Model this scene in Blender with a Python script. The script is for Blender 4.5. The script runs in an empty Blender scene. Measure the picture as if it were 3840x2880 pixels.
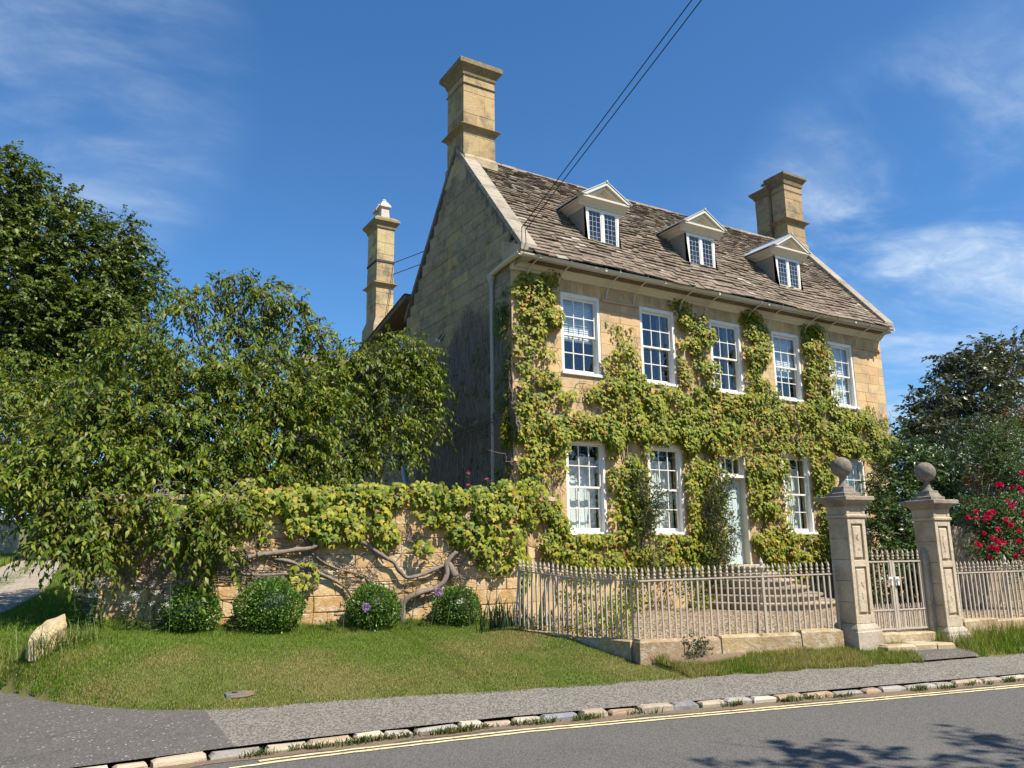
import bpy, math, random
import numpy as np
from mathutils import Vector, Matrix, noise as mnoise

R = math.radians
random.seed(7)
RNG = np.random.default_rng(11)
SC = bpy.context.scene
COL = SC.collection

# ------------------------------------------------------------------ camera, sky, sun, exposure
EYE = 1.65
YAW, PITCH, ROLL, LENS = R(31.07), R(11.91), R(-0.786), 27.675
_f = Vector((math.sin(YAW) * math.cos(PITCH), math.cos(YAW) * math.cos(PITCH), math.sin(PITCH)))
_r = Vector((math.cos(YAW), -math.sin(YAW), 0.0))
_u = _r.cross(_f)
CR = (math.cos(ROLL) * _r + math.sin(ROLL) * _u)
CU = (-math.sin(ROLL) * _r + math.cos(ROLL) * _u)
CF = _f
cam = bpy.data.cameras.new('camera')
cam.lens, cam.sensor_width, cam.clip_start, cam.clip_end = LENS, 36.0, 0.05, 3000.0
cam_o = bpy.data.objects.new('camera', cam)
COL.objects.link(cam_o)
cam_o.matrix_world = Matrix(((CR.x, CU.x, -CF.x, 0), (CR.y, CU.y, -CF.y, 0), (CR.z, CU.z, -CF.z, EYE), (0, 0, 0, 1)))
SC.camera = cam_o

SUN_DIR = Vector((0.27, -0.56, 0.79)).normalized()      # towards the sun
SUN_EL = math.asin(SUN_DIR.z)
SUN_AZ = math.atan2(SUN_DIR.x, SUN_DIR.y)

world = bpy.data.worlds.new('World')
SC.world = world
world.use_nodes = True
wt = world.node_tree
wt.nodes.clear()


def wn(t, **k):
    n = wt.nodes.new(t)
    for a, b in k.items():
        setattr(n, a, b)
    return n


def wl(a, b):
    wt.links.new(a, b)


sky = wn('ShaderNodeTexSky', sky_type='NISHITA', sun_disc=False, sun_elevation=SUN_EL, sun_rotation=SUN_AZ,
         altitude=300.0, air_density=1.0, dust_density=0.35, ozone_density=3.0)
hs = wn('ShaderNodeHueSaturation')
hs.inputs['Saturation'].default_value = 1.10
hs.inputs['Value'].default_value = 1.0
tint = wn('ShaderNodeMix', data_type='RGBA', blend_type='MULTIPLY')
tint.inputs[0].default_value = 1.0
tint.inputs[7].default_value = (0.98, 1.24, 1.44, 1)
wl(sky.outputs[0], tint.inputs[6])
wl(tint.outputs[2], hs.inputs['Color'])
geo = wn('ShaderNodeTexCoord')


def wmath(op, a, b=None, clamp=False):
    n = wn('ShaderNodeMath', operation=op, use_clamp=clamp)
    for i, v in enumerate((a, b)):
        if v is None:
            continue
        if isinstance(v, (int, float)):
            n.inputs[i].default_value = v
        else:
            wl(v, n.inputs[i])
    return n.outputs[0]


def wramp(v, lo, hi):
    n = wn('ShaderNodeMapRange', interpolation_type='SMOOTHSTEP')
    wl(v, n.inputs[0])
    n.inputs[1].default_value, n.inputs[2].default_value = lo, hi
    return n.outputs[0]


# cirrus: sky directions projected on a high plane, one broad mask and two fine noises
sep = wn('ShaderNodeSeparateXYZ')
wl(geo.outputs['Generated'], sep.inputs[0])
zc = wmath('MAXIMUM', sep.outputs[2], 0.03)
zc2 = wmath('ADD', zc, 0.12)
px_ = wmath('DIVIDE', sep.outputs[0], zc2)
py_ = wmath('DIVIDE', sep.outputs[1], zc2)
comb = wn('ShaderNodeCombineXYZ')
wl(px_, comb.inputs[0])
wl(py_, comb.inputs[1])


def wnoise(scale, detail, rough, dist, rot=0.0, sx=1.0, sy=1.0, loc=(0, 0, 0)):
    mp = wn('ShaderNodeMapping')
    wl(comb.outputs[0], mp.inputs[0])
    mp.inputs['Location'].default_value = loc
    mp.inputs['Rotation'].default_value = (0, 0, rot)
    mp.inputs['Scale'].default_value = (sx, sy, 1)
    n = wn('ShaderNodeTexNoise')
    n.inputs['Scale'].default_value, n.inputs['Detail'].default_value = scale, detail
    n.inputs['Roughness'].default_value, n.inputs['Distortion'].default_value = rough, dist
    wl(mp.outputs[0], n.inputs['Vector'])
    return n.outputs[0]


def wblob(d, inner, outer):
    """soft round patch of cloud about the direction d (cosines of its inner and outer angles)"""
    n = wn('ShaderNodeVectorMath', operation='DOT_PRODUCT')
    nn = wn('ShaderNodeVectorMath', operation='NORMALIZE')
    wl(geo.outputs['Generated'], nn.inputs[0])
    wl(nn.outputs[0], n.inputs[0])
    n.inputs[1].default_value = Vector(d).normalized()
    return wramp(n.outputs['Value'], math.cos(R(outer)), math.cos(R(inner)))


def direc(px, py):
    return (CR * ((px - 1920) / 2952.0) - CU * ((py - 1440) / 2952.0) + CF).normalized()


fine = wnoise(5.2, 9, 0.64, 0.6, R(25), 1.0, 1.5)
wisp = wnoise(1.7, 7, 0.55, 0.7, R(25), 0.9, 1.5, (3.1, 1.7, 0))
mA = wblob(direc(60, 260), 1, 15)
mB = wblob(direc(3560, 1000), 4, 16)
mC = wblob(direc(3800, 640), 2, 12)
mD = wblob(direc(3500, 1500), 2, 14)
elsewhere = wramp(wnoise(0.55, 3, 0.5, 0.2, 0, 1, 1, (5.3, 2.2, 0)), 0.52, 0.72)
mask = wmath('MAXIMUM', wmath('MAXIMUM', wmath('MULTIPLY', mA, 0.62), mB), wmath('MAXIMUM', wmath('MULTIPLY', mD, 0.5), wmath('MULTIPLY', mC, 0.8)))
mask = wmath('MAXIMUM', mask, wmath('MULTIPLY', elsewhere, 0.12))
dens = wmath('MULTIPLY', wramp(fine, 0.34, 0.80), wramp(wisp, 0.34, 0.70))
dens = wmath('ADD', wmath('MULTIPLY', dens, 0.62), wmath('MULTIPLY', wramp(wisp, 0.36, 0.74), 0.42))
cl = wmath('MULTIPLY', mask, dens, True)
cl = wmath('MULTIPLY', cl, 0.95, True)
mixc = wn('ShaderNodeMix', data_type='RGBA')
wl(cl, mixc.inputs[0])
wl(hs.outputs[0], mixc.inputs[6])
mixc.inputs[7].default_value = (6.2, 7.4, 8.8, 1)
bg = wn('ShaderNodeBackground')
bg.inputs['Strength'].default_value = 0.072
wl(mixc.outputs[2], bg.inputs['Color'])
wo = wn('ShaderNodeOutputWorld')
wl(bg.outputs[0], wo.inputs['Surface'])

sun = bpy.data.lights.new('sun', 'SUN')
sun.energy, sun.angle, sun.color = 5.0, R(0.53), (1.0, 0.925, 0.81)
sun_o = bpy.data.objects.new('sun', sun)
COL.objects.link(sun_o)
sun_o.rotation_euler = (-SUN_DIR).to_track_quat('-Z', 'Y').to_euler()
sun_o.location = (20, -30, 60)

vs = SC.view_settings
vs.view_transform, vs.look, vs.exposure, vs.gamma, vs.use_curve_mapping = 'Standard', 'None', 0.72, 1.0, False
SC.render.engine = 'CYCLES'
SC.cycles.max_bounces = 8
SC.cycles.transparent_max_bounces = 16

# ------------------------------------------------------------------ helpers


def ray(px, py):
    d = CR * ((px - 1920) / 2952.0) - CU * ((py - 1440) / 2952.0) + CF
    return d


def at(px, py, Y):
    """the point at depth Y (metres into the scene) seen at a place of the photograph"""
    d = ray(px, py)
    t = Y / d.y
    return Vector((d.x * t, d.y * t, EYE + d.z * t))


def depth_of(P):
    return (np.asarray(P, float) - np.array([0, 0, EYE])) @ np.array(CF)


def in_view(P):
    v = np.asarray(P, float) - np.array([0, 0, EYE])
    f = v @ np.array(CF)
    if f <= 0.1:
        return 0.0
    x, y = abs(v @ np.array(CR) / f), abs(v @ np.array(CU) / f)
    return 1.0 / f if (x < .66 and y < .50) else 0.0


def tag(o, label=None, cat=None, group=None, kind=None):
    if label:
        o['label'] = label
    if cat:
        o['category'] = cat
    if group:
        o['group'] = group
    if kind:
        o['kind'] = kind
    return o


def empty(name, loc=(0, 0, 0), parent=None, rz=0.0):
    o = bpy.data.objects.new(name, None)
    COL.objects.link(o)
    o.empty_display_size = 0.1
    o.location = loc
    o.rotation_euler = (0, 0, rz)
    if parent:
        o.parent = parent
    return o


def link(name, me, parent=None):
    o = bpy.data.objects.new(name, me)
    COL.objects.link(o)
    if parent:
        o.parent = parent
    return o


class G:
    """collects shapes into one mesh; every vertex carries a colour"""

    def __init__(self):
        self.v, self.f, self.c = [], [], []

    def add(self, verts, faces, col=(1, 1, 1)):
        b = len(self.v)
        self.v += [tuple(map(float, p)) for p in verts]
        self.f += [tuple(i + b for i in q) for q in faces]
        self.c += [col] * len(verts)
        return self

    def box(self, lo, hi, col=(1, 1, 1)):
        x0, y0, z0 = lo
        x1, y1, z1 = hi
        v = [(x0, y0, z0), (x1, y0, z0), (x1, y1, z0), (x0, y1, z0), (x0, y0, z1), (x1, y0, z1), (x1, y1, z1), (x0, y1, z1)]
        return self.add(v, [(0, 3, 2, 1), (4, 5, 6, 7), (0, 1, 5, 4), (1, 2, 6, 5), (2, 3, 7, 6), (3, 0, 4, 7)], col)

    def obox(self, o, a, b, c, col=(1, 1, 1)):
        o, a, b, c = map(Vector, (o, a, b, c))
        v = [o, o + a, o + a + b, o + b, o + c, o + a + c, o + a + b + c, o + b + c]
        return self.add(v, [(0, 3, 2, 1), (4, 5, 6, 7), (0, 1, 5, 4), (1, 2, 6, 5), (2, 3, 7, 6), (3, 0, 4, 7)], col)

    def prism(self, pts, d, col=(1, 1, 1)):
        """pts: planar 3D outline, d: extrusion"""
        n = len(pts)
        pts = [Vector(p) for p in pts]
        d = Vector(d)
        v = pts + [p + d for p in pts]
        f = [tuple(range(n))[::-1], tuple(range(n, 2 * n))]
        f += [(i, (i + 1) % n, (i + 1) % n + n, i + n) for i in range(n)]
        return self.add(v, f, col)

    def tube(self, pts, rad, n=6, col=(1, 1, 1), cap=True):
        pts = [Vector(p) for p in pts]
        if not hasattr(rad, '__len__'):
            rad = [rad] * len(pts)
        v, f = [], []
        up = Vector((0.13, 0.21, 0.97))
        for i, p in enumerate(pts):
            t = (pts[min(i + 1, len(pts) - 1)] - pts[max(i - 1, 0)])
            t = t.normalized() if t.length > 1e-9 else Vector((0, 0, 1))
            if abs(t.dot(up)) > .95:
                up = Vector((0.9, 0.3, 0.1))
            a = t.cross(up).normalized()
            b = a.cross(t)
            up = b if abs(b.dot(t)) < .9 else up
            for k in range(n):
                th = 2 * math.pi * k / n
                v.append(p + (a * math.cos(th) + b * math.sin(th)) * rad[i])
        for i in range(len(pts) - 1):
            for k in range(n):
                f.append((i * n + k, i * n + (k + 1) % n, (i + 1) * n + (k + 1) % n, (i + 1) * n + k))
        if cap:
            f.append(tuple(range(n))[::-1])
            m = (len(pts) - 1) * n
            f.append(tuple(range(m, m + n)))
        return self.add(v, f, col)

    def lathe(self, c, prof, n=16, col=(1, 1, 1), sq=False):
        v, f = [], []
        for r, z in prof:
            for k in range(n):
                th = 2 * math.pi * (k + .5) / n
                s = r / max(abs(math.cos(th)), abs(math.sin(th))) if sq else r
                v.append((c[0] + s * math.cos(th), c[1] + s * math.sin(th), c[2] + z))
        for i in range(len(prof) - 1):
            for k in range(n):
                f.append((i * n + k, i * n + (k + 1) % n, (i + 1) * n + (k + 1) % n, (i + 1) * n + k))
        f.append(tuple(range(n))[::-1])
        m = (len(prof) - 1) * n
        f.append(tuple(range(m, m + n)))
        return self.add(v, f, col)

    def mesh(self, name, m, smooth=False):
        me = bpy.data.meshes.new(name)
        me.from_pydata(self.v, [], self.f)
        at_ = me.color_attributes.new('Col', 'FLOAT_COLOR', 'POINT')
        a = np.ones((len(self.v), 4), np.float32)
        a[:, :3] = np.asarray(self.c, np.float32).reshape(-1, 3) if self.v else 1
        at_.data.foreach_set('color', a.ravel())
        me.materials.append(m)
        if smooth:
            me.polygons.foreach_set('use_smooth', [True] * len(me.polygons))
        me.update()
        return me

    def build(self, name, m, parent=None, smooth=False, bevel=0.0, kind=None):
        o = link(name, self.mesh(name, m, smooth), parent)
        if bevel:
            b = o.modifiers.new('edge', 'BEVEL')
            b.width, b.segments, b.limit_method = bevel, 2, 'ANGLE'
        if kind:
            o['kind'] = kind
        return o


def npmesh(name, V, F, C, m, parent=None, kind=None):
    """big meshes from arrays; F is an (n,3) or (n,4) array"""
    me = bpy.data.meshes.new(name)
    V = np.ascontiguousarray(V, np.float32)
    F = np.ascontiguousarray(F, np.int32)
    k = F.shape[1]
    me.vertices.add(len(V))
    me.vertices.foreach_set('co', V.ravel())
    me.loops.add(F.size)
    me.loops.foreach_set('vertex_index', F.ravel())
    me.polygons.add(len(F))
    me.polygons.foreach_set('loop_start', np.arange(0, F.size, k, dtype=np.int32))
    a = np.ones((len(V), 4), np.float32)
    a[:, :3] = C
    ca = me.color_attributes.new('Col', 'FLOAT_COLOR', 'POINT')
    ca.data.foreach_set('color', a.ravel())
    me.materials.append(m)
    me.update(calc_edges=True)
    me.validate()
    o = link(name, me, parent)
    if kind:
        o['kind'] = kind
    return o


def unit(a):
    return a / np.maximum(np.linalg.norm(a, axis=-1, keepdims=True), 1e-9)


def scatter(T, TF, P, Yd, Nd, S, C, shade=0.0):
    """copies of a leaf template (T verts: x across, y to the tip, z off the face) at P, tip along Yd, face along Nd"""
    T = np.asarray(T, float)
    TF = np.asarray(TF, int)
    Yd = unit(Yd)
    Xd = unit(np.cross(Yd, Nd))
    Zd = np.cross(Xd, Yd)
    S = np.asarray(S, float).reshape(-1, 1)
    V = (P[:, None, :] + S[:, :, None] * (T[None, :, 0:1] * Xd[:, None, :] + T[None, :, 1:2] * Yd[:, None, :] + T[None, :, 2:3] * Zd[:, None, :]))
    n, k = len(P), len(T)
    F = (TF[None] + (np.arange(n) * k)[:, None, None]).reshape(-1, TF.shape[1])
    CC = np.repeat(np.asarray(C, float), k, 0)
    return V.reshape(-1, 3), F, CC


IVY_T = [(0, 0, 0), (-.30, -.08, -.03), (-.55, .32, -.10), (-.24, .48, .0), (0, 1, -.16), (.24, .48, .0), (.55, .32, -.10), (.30, -.08, -.03), (0, .38, .07)]
IVY_F = [(8, 1, 0), (8, 2, 1), (8, 3, 2), (8, 4, 3), (8, 5, 4), (8, 6, 5), (8, 7, 6), (8, 0, 7)]
LAN_T = [(0, 0, 0), (-.20, .40, .05), (0, .50, 0), (.20, .40, .05), (0, 1, -.22)]
LAN_F = [(0, 2, 1), (0, 3, 2), (1, 2, 4), (2, 3, 4)]
OVA_T = [(0, 0, 0), (-.36, .45, .08), (0, 1, -.08), (.36, .45, .08)]
OVA_F = [(0, 3, 2), (0, 2, 1)]


def fbm(P, scale, seed=0.0, octaves=2):
    """cheap value of smooth noise at many points"""
    out = np.zeros(len(P))
    for o in range(octaves):
        s = scale * 2 ** o
        out += np.array([mnoise.noise((float(p[0]) * s + seed, float(p[1]) * s + seed * 1.7, float(p[2]) * s - seed)) for p in P]) / 2 ** o
    return out


def inside(poly, x, y):
    x, y = np.asarray(x), np.asarray(y)
    r = np.zeros(x.shape, bool)
    n = len(poly)
    for i in range(n):
        x0, y0 = poly[i]
        x1, y1 = poly[(i + 1) % n]
        if y0 == y1:
            continue
        c = ((y0 > y) != (y1 > y)) & (x < (x1 - x0) * (y - y0) / (y1 - y0) + x0)
        r ^= c
    return r


def interp(x, tab):
    return np.interp(x, [p[0] for p in tab], [p[1] for p in tab])


# ------------------------------------------------------------------ materials
class M:
    def __init__(self, name):
        self.m = bpy.data.materials.new(name)
        self.m.use_nodes = True
        self.t = self.m.node_tree
        self.t.nodes.clear()
        self.out = self.n('ShaderNodeOutputMaterial')
        self.tc = self.n('ShaderNodeTexCoord')
        self.obj = None

    def n(self, t, **k):
        x = self.t.nodes.new(t)
        for a, b in k.items():
            setattr(x, a, b)
        return x

    def l(self, a, b):
        self.t.links.new(a, b)

    def put(self, sock, v):
        if isinstance(v, (int, float)):
            sock.default_value = v
        elif isinstance(v, (tuple, list)):
            sock.default_value = tuple(v) + ((1,) if len(v) == 3 and sock.type == 'RGBA' else ())
        else:
            self.l(v, sock)

    def pos(self):
        if self.obj is None:
            g = self.n('ShaderNodeNewGeometry')
            self.obj = g.outputs['Position']
        return self.obj

    def noise(self, scale, detail=3, rough=.55, dist=0, sc=(1, 1, 1)):
        mp = self.n('ShaderNodeMapping')
        self.l(self.pos(), mp.inputs[0])
        mp.inputs['Scale'].default_value = sc
        x = self.n('ShaderNodeTexNoise')
        self.l(mp.outputs[0], x.inputs['Vector'])
        for k, v in (('Scale', scale), ('Detail', detail), ('Roughness', rough), ('Distortion', dist)):
            x.inputs[k].default_value = v
        return x.outputs[0]

    def voro(self, scale, feature='F1', out='Distance', rand=1.0):
        x = self.n('ShaderNodeTexVoronoi', feature=feature)
        self.l(self.pos(), x.inputs['Vector'])
        x.inputs['Scale'].default_value = scale
        x.inputs['Randomness'].default_value = rand
        return x.outputs[out]

    def ramp(self, v, lo, hi, a=0., b=1., smooth=True):
        x = self.n('ShaderNodeMapRange', interpolation_type='SMOOTHSTEP' if smooth else 'LINEAR')
        self.l(v, x.inputs[0])
        for i, q in enumerate((lo, hi, a, b)):
            x.inputs[i + 1].default_value = q
        return x.outputs[0]

    def mix(self, f, a, b, blend='MIX'):
        x = self.n('ShaderNodeMix', data_type='RGBA', blend_type=blend)
        self.put(x.inputs[0], f)
        self.put(x.inputs[6], a)
        self.put(x.inputs[7], b)
        return x.outputs[2]

    def math(self, op, a, b=0.):
        x = self.n('ShaderNodeMath', operation=op)
        self.put(x.inputs[0], a)
        self.put(x.inputs[1], b)
        return x.outputs[0]

    def attr(self):
        x = self.n('ShaderNodeVertexColor', layer_name='Col')
        return x.outputs[0]

    def bump(self, h, s=.3, d=.01):
        x = self.n('ShaderNodeBump')
        x.inputs['Strength'].default_value, x.inputs['Distance'].default_value = s, d
        self.l(h, x.inputs['Height'])
        return x.outputs[0]

    def done(self, color, rough=.8, normal=None, metal=0., spec=.5, trans=None, tw=.35):
        b = self.n('ShaderNodeBsdfPrincipled')
        self.put(b.inputs['Base Color'], color)
        self.put(b.inputs['Roughness'], rough)
        b.inputs['Metallic'].default_value = metal
        b.inputs['Specular IOR Level'].default_value = spec
        if normal is not None:
            self.l(normal, b.inputs['Normal'])
        s = b.outputs[0]
        if trans is not None:
            tr = self.n('ShaderNodeBsdfTranslucent')
            self.put(tr.inputs['Color'], trans)
            mx = self.n('ShaderNodeMixShader')
            mx.inputs[0].default_value = tw
            self.l(s, mx.inputs[1])
            self.l(tr.outputs[0], mx.inputs[2])
            s = mx.outputs[0]
        self.l(s, self.out.inputs['Surface'])
        return self.m


def mat_stone(name, blotch=(.22, .18, .13), lichen=.25, pale=(.50, .46, .38), bump=.45, bs=26, dirt=.55):
    """piece colour from the mesh, with mottling, dark weathering, pale crust and pitted relief"""
    k = M(name)
    c = k.attr()
    n1 = k.noise(2.3, 5, .6)
    c = k.mix(k.math('MULTIPLY', k.ramp(n1, .42, .70), dirt), c, blotch)
    n2 = k.noise(18, 4, .65)
    c = k.mix(k.math('MULTIPLY', k.ramp(n2, .35, .75), .35), c, k.mix(.5, c, (.62, .50, .30)), 'MIX')
    n3 = k.noise(7.5, 6, .72, .4)
    c = k.mix(k.math('MULTIPLY', k.ramp(n3, .50, .62), lichen), c, pale)
    n4 = k.noise(60, 3, .7)
    c = k.mix(.30, c, k.mix(n4, (.0, .0, .0), (1, 1, 1)), 'OVERLAY')
    h = k.math('ADD', k.noise(bs, 6, .7), k.math('MULTIPLY', k.noise(4, 4, .6), 1.5))
    return k.done(c, .92, k.bump(h, bump, .02), spec=.2)


def mat_plain(name, col, rough=.5, spec=.5, var=.10, bump=0, metal=0.):
    k = M(name)
    n = k.noise(9, 4, .6)
    c = k.mix(n, tuple(x * (1 - var) for x in col), tuple(min(1, x * (1 + var)) for x in col))
    s = k.noise(2.2, 5, .65)
    c = k.mix(k.math('MULTIPLY', k.ramp(s, .52, .72), .22), c, tuple(x * .55 for x in col))
    return k.done(c, rough, k.bump(k.noise(40, 4), bump, .004) if bump else None, metal, spec)


def mat_leaf(name, rough=.45, tw=.38, spec=.35, tint=(1.25, 1.25, .55)):
    k = M(name)
    c = k.attr()
    t = k.mix(1.0, c, tint, 'MULTIPLY')
    return k.done(c, rough, None, 0, spec, t, tw)


m_stone = mat_stone('honey_limestone')
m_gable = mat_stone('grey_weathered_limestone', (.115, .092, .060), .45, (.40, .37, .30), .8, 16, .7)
m_wallst = mat_stone('orange_limestone', (.34, .19, .075), .62, (.64, .56, .43), .9, 22)
m_chim = mat_stone('sooty_limestone', (.12, .098, .070), .22, (.42, .38, .30), .6, 22, .80)
m_pillar = mat_stone('pale_pillar_stone', (.22, .17, .115), .28, (.58, .52, .42), .6, 24, .60)
m_cap = mat_stone('dark_lichened_stone', (.075, .065, .055), .45, (.34, .32, .28), .8, 24)
m_kerb = mat_stone('kerb_stone', (.20, .17, .14), .18, (.45, .42, .38), .5, 30)
m_plinth = mat_stone('lichened_plinth_stone', (.22, .15, .07), .6, (.52, .46, .36), .8, 18)
m_step = mat_stone('worn_step_stone', (.12, .10, .075), .35, (.42, .38, .30), .7, 18)
m_dry = mat_stone('pale_dry_stone', (.38, .31, .2), .1, (.6, .55, .45), .5, 22)
m_tile = mat_stone('stone_slate', (.080, .062, .048), .26, (.36, .31, .25), .7, 30)
m_mortar = mat_plain('mortar', (.27, .22, .15), .95, .1, .2, .5)
m_white = mat_plain('white_paint', (.74, .71, .64), .38, .45, .03)
m_cream = mat_plain('cream_paint', (.56, .51, .40), .42, .4, .05)
m_iron = mat_plain('pale_iron_paint', (.46, .395, .315), .5, .4, .22, .25)
m_shutter = mat_plain('shutter_paint', (.83, .82, .78), .45, .4, .02)
m_door = mat_plain('pale_green_door_paint', (.46, .55, .52), .42, .4, .03)
m_brass = mat_plain('old_brass', (.30, .20, .07), .45, .5, .25, 0, .7)
m_lead = mat_plain('lead_sheet', (.42, .46, .50), .5, .5, .08)
m_came = mat_plain('lead_came', (.36, .37, .38), .55, .4, .08)
m_blind = mat_plain('blind_fabric', (.78, .79, .80), .8, .2, .02)
m_dark = mat_plain('dim_room', (.055, .052, .050), .9, .1, .1)  # near-black colour stands in for the dimness of unlit rooms
m_slate_grey = mat_plain('dull_grey_metal', (.13, .135, .14), .6, .4, .15)
m_wire = mat_plain('black_cable', (.018, .018, .02), .5, .4)
m_wood = mat_plain('painted_boards', (.22, .175, .125), .6, .3, .12, .3)  # board colour darkened to stand in for the shade there
m_strap = mat_plain('rusty_iron', (.05, .042, .04), .7, .3, .2)
m_pipe = mat_plain('grey_beige_pipe', (.40, .37, .31), .5, .4, .1)

k = M('window_glass')
tr_, gl_, lw_ = k.n('ShaderNodeBsdfTransparent'), k.n('ShaderNodeBsdfGlossy'), k.n('ShaderNodeLayerWeight')
tr_.inputs[0].default_value = (.90, .93, .93, 1)
gl_.inputs['Roughness'].default_value = .015
gl_.inputs['Color'].default_value = (.95, .97, 1, 1)
lw_.inputs['Blend'].default_value = .5
k.l(k.bump(k.noise(2.4, 2, .5), .12, .02), gl_.inputs['Normal'])
mx_ = k.n('ShaderNodeMixShader')
k.l(k.math('ADD', .055, k.math('MULTIPLY', k.math('POWER', lw_.outputs['Facing'], 5.), .9)), mx_.inputs[0])
k.l(tr_.outputs[0], mx_.inputs[1])
k.l(gl_.outputs[0], mx_.inputs[2])
k.l(mx_.outputs[0], k.out.inputs['Surface'])
m_glass = k.m

k = M('vine_bark')
m_bark_vine = k.done(k.mix(k.noise(14, 5, .7, .3, (1, 1, .4)), (.10, .075, .058), (.34, .285, .23)), .9, k.bump(k.noise(30, 6, .75, .5, (1, 1, .5)), .9, .02), spec=.15)
k = M('tree_bark')
m_bark = k.done(k.mix(k.noise(7, 5, .7), (.075, .062, .05), (.26, .235, .205)), .9, k.bump(k.noise(22, 5, .7), .8, .03), spec=.15)
m_leaf = mat_leaf('creeper_leaf', .5, .24, .22)
m_cherry = mat_leaf('cherry_leaf', .45, .26, .25)
m_beech = mat_leaf('beech_leaf', .42, .28, .4)
m_box = mat_leaf('box_leaf', .38, .28, .45)
m_dkleaf = mat_leaf('evergreen_leaf', .36, .14, .5, (1.1, 1.2, .6))
m_petal = mat_leaf('petal', .6, .35, .2, (1.1, 1, 1))

k = M('grass_blades')
gc = k.attr()
m_grass = k.done(gc, .5, None, 0, .25, k.mix(1., gc, (1.2, 1.2, .5), 'MULTIPLY'), .34)
k = M('earth_under_grass')
m_earth = k.done(k.mix(k.noise(3, 5, .6), (.090, .100, .028), (.180, .160, .065)), .95, k.bump(k.noise(30, 5, .7), .8, .03), spec=.1)

k = M('road_asphalt')
n = k.noise(140, 3, .7)
v = k.voro(85, 'F1', 'Color')
sp = k.n('ShaderNodeSeparateColor')
k.l(v, sp.inputs[0])
c = k.mix(k.ramp(sp.outputs[0], .1, .95), (.064, .061, .056), (.150, .142, .130))
c = k.mix(.35, c, k.mix(n, (.03, .03, .028), (.22, .21, .19)))
c = k.mix(k.math('MULTIPLY', k.ramp(k.noise(.8, 5, .65, .6), .52, .72), .30), c, (.070, .068, .068))
c = k.mix(k.math('MULTIPLY', k.ramp(k.noise(.35, 4, .6), .50, .70), .22), c, (.16, .152, .142))
m_road = k.done(c, .85, k.bump(k.voro(85), .6, .008), spec=.25)

k = M('footway_asphalt')
v = k.voro(60, 'F1', 'Color')
sp = k.n('ShaderNodeSeparateColor')
k.l(v, sp.inputs[0])
c = k.mix(k.ramp(sp.outputs[0], .05, .95), (.105, .095, .080), (.250, .228, .192))
c = k.mix(k.math('MULTIPLY', k.ramp(k.noise(1.1, 5, .65, .5), .50, .72), .40), c, (.13, .12, .105))
m_foot = k.done(c, .9, k.bump(k.voro(60), .7, .01), spec=.2)

k = M('lane_mouth_asphalt')
v = k.voro(70, 'F1', 'Color')
sp = k.n('ShaderNodeSeparateColor')
k.l(v, sp.inputs[0])
c = k.mix(k.ramp(sp.outputs[0], .2, 1.), (.090, .083, .072), (.140, .128, .112))
c = k.mix(k.ramp(sp.outputs[1], .975, 1.), c, (.42, .40, .36))
c = k.mix(k.math('MULTIPLY', k.ramp(k.noise(.9, 6, .68, .9, (1, 2.2, 1)), .50, .74), .55), c, (.045, .043, .043))
m_mouth = k.done(c, .88, k.bump(k.voro(70), .5, .008), spec=.22)

k = M('yellow_paint')
c = k.mix(k.ramp(k.noise(26, 5, .75), .50, .66), (.68, .58, .32), (.24, .21, .15))
m_yellow = k.done(c, .75, k.bump(k.noise(60, 3), .4, .005), spec=.2)
k = M('gutter_dirt')
c = k.mix(k.noise(40, 5, .7), (.12, .085, .055), (.30, .225, .155))
m_dirt = k.done(c, .95, k.bump(k.noise(50, 5, .7), .9, .02), spec=.1)
k = M('lane_gravel')
v = k.voro(34, 'F1', 'Color')
sp = k.n('ShaderNodeSeparateColor')
k.l(v, sp.inputs[0])
c = k.mix(sp.outputs[0], (.22, .185, .14), (.46, .40, .32))
c = k.mix(k.math('MULTIPLY', k.ramp(k.noise(1.2, 5, .65), .5, .7), .4), c, (.26, .21, .15))
m_lane = k.done(c, .95, k.bump(k.voro(34), .8, .02), spec=.1)
k = M('forecourt_gravel')
v = k.voro(20, 'F1', 'Color')
sp = k.n('ShaderNodeSeparateColor')
k.l(v, sp.inputs[0])
c = k.mix(sp.outputs[0], (.16, .11, .065), (.52, .40, .26))
m_gravel = k.done(c, .95, k.bump(k.voro(20), 1., .07), spec=.1)

# ------------------------------------------------------------------ ground heights and lines (metres)
KERB = [(-30, 9.5), (-8, 8.1), (-3, 7.45), (-1, 7.28), (.64, 7.24), (1.91, 7.22), (2.83, 7.13), (4.08, 6.98), (5.6, 6.66), (7.39, 6.26), (8.92, 5.92), (10.54, 5.58), (13, 5.05), (20, 3.6), (60, -5)]
EDGE = [(-60, 10.6), (-3, 11.0), (-1.2, 11.2), (-.15, 11.46), (.05, 10.9), (.4, 10.1), (.94, 9.30), (1.4, 8.85), (1.95, 8.59), (2.6, 8.45), (3.26, 8.34), (4.63, 7.88), (6.68, 7.44), (8.02, 7.15), (8.61, 6.99), (9.9, 6.66), (10.32, 6.52), (12, 6.22), (14, 5.75), (20, 4.4), (60, -4)]
COURT = [(6.93, 8.28), (6.46, 10.55), (7.35, 12.6), (8.0, 14.3), (30, 14.3), (30, 3.2), (13.4, 6.78), (11.6, 7.04), (10.0, 7.42)]
LANE_R = [(11.2, -1.45), (12.5, -1.2), (15, -.25), (19, .33), (27, .75), (40, 1.1), (70, 2.5)]
LANE_L = [(11.2, -6.), (13, -4.6), (16, -2.9), (20, -1.75), (28, -.75), (34, -.35), (40, -.1), (70, 1.2)]


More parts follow.
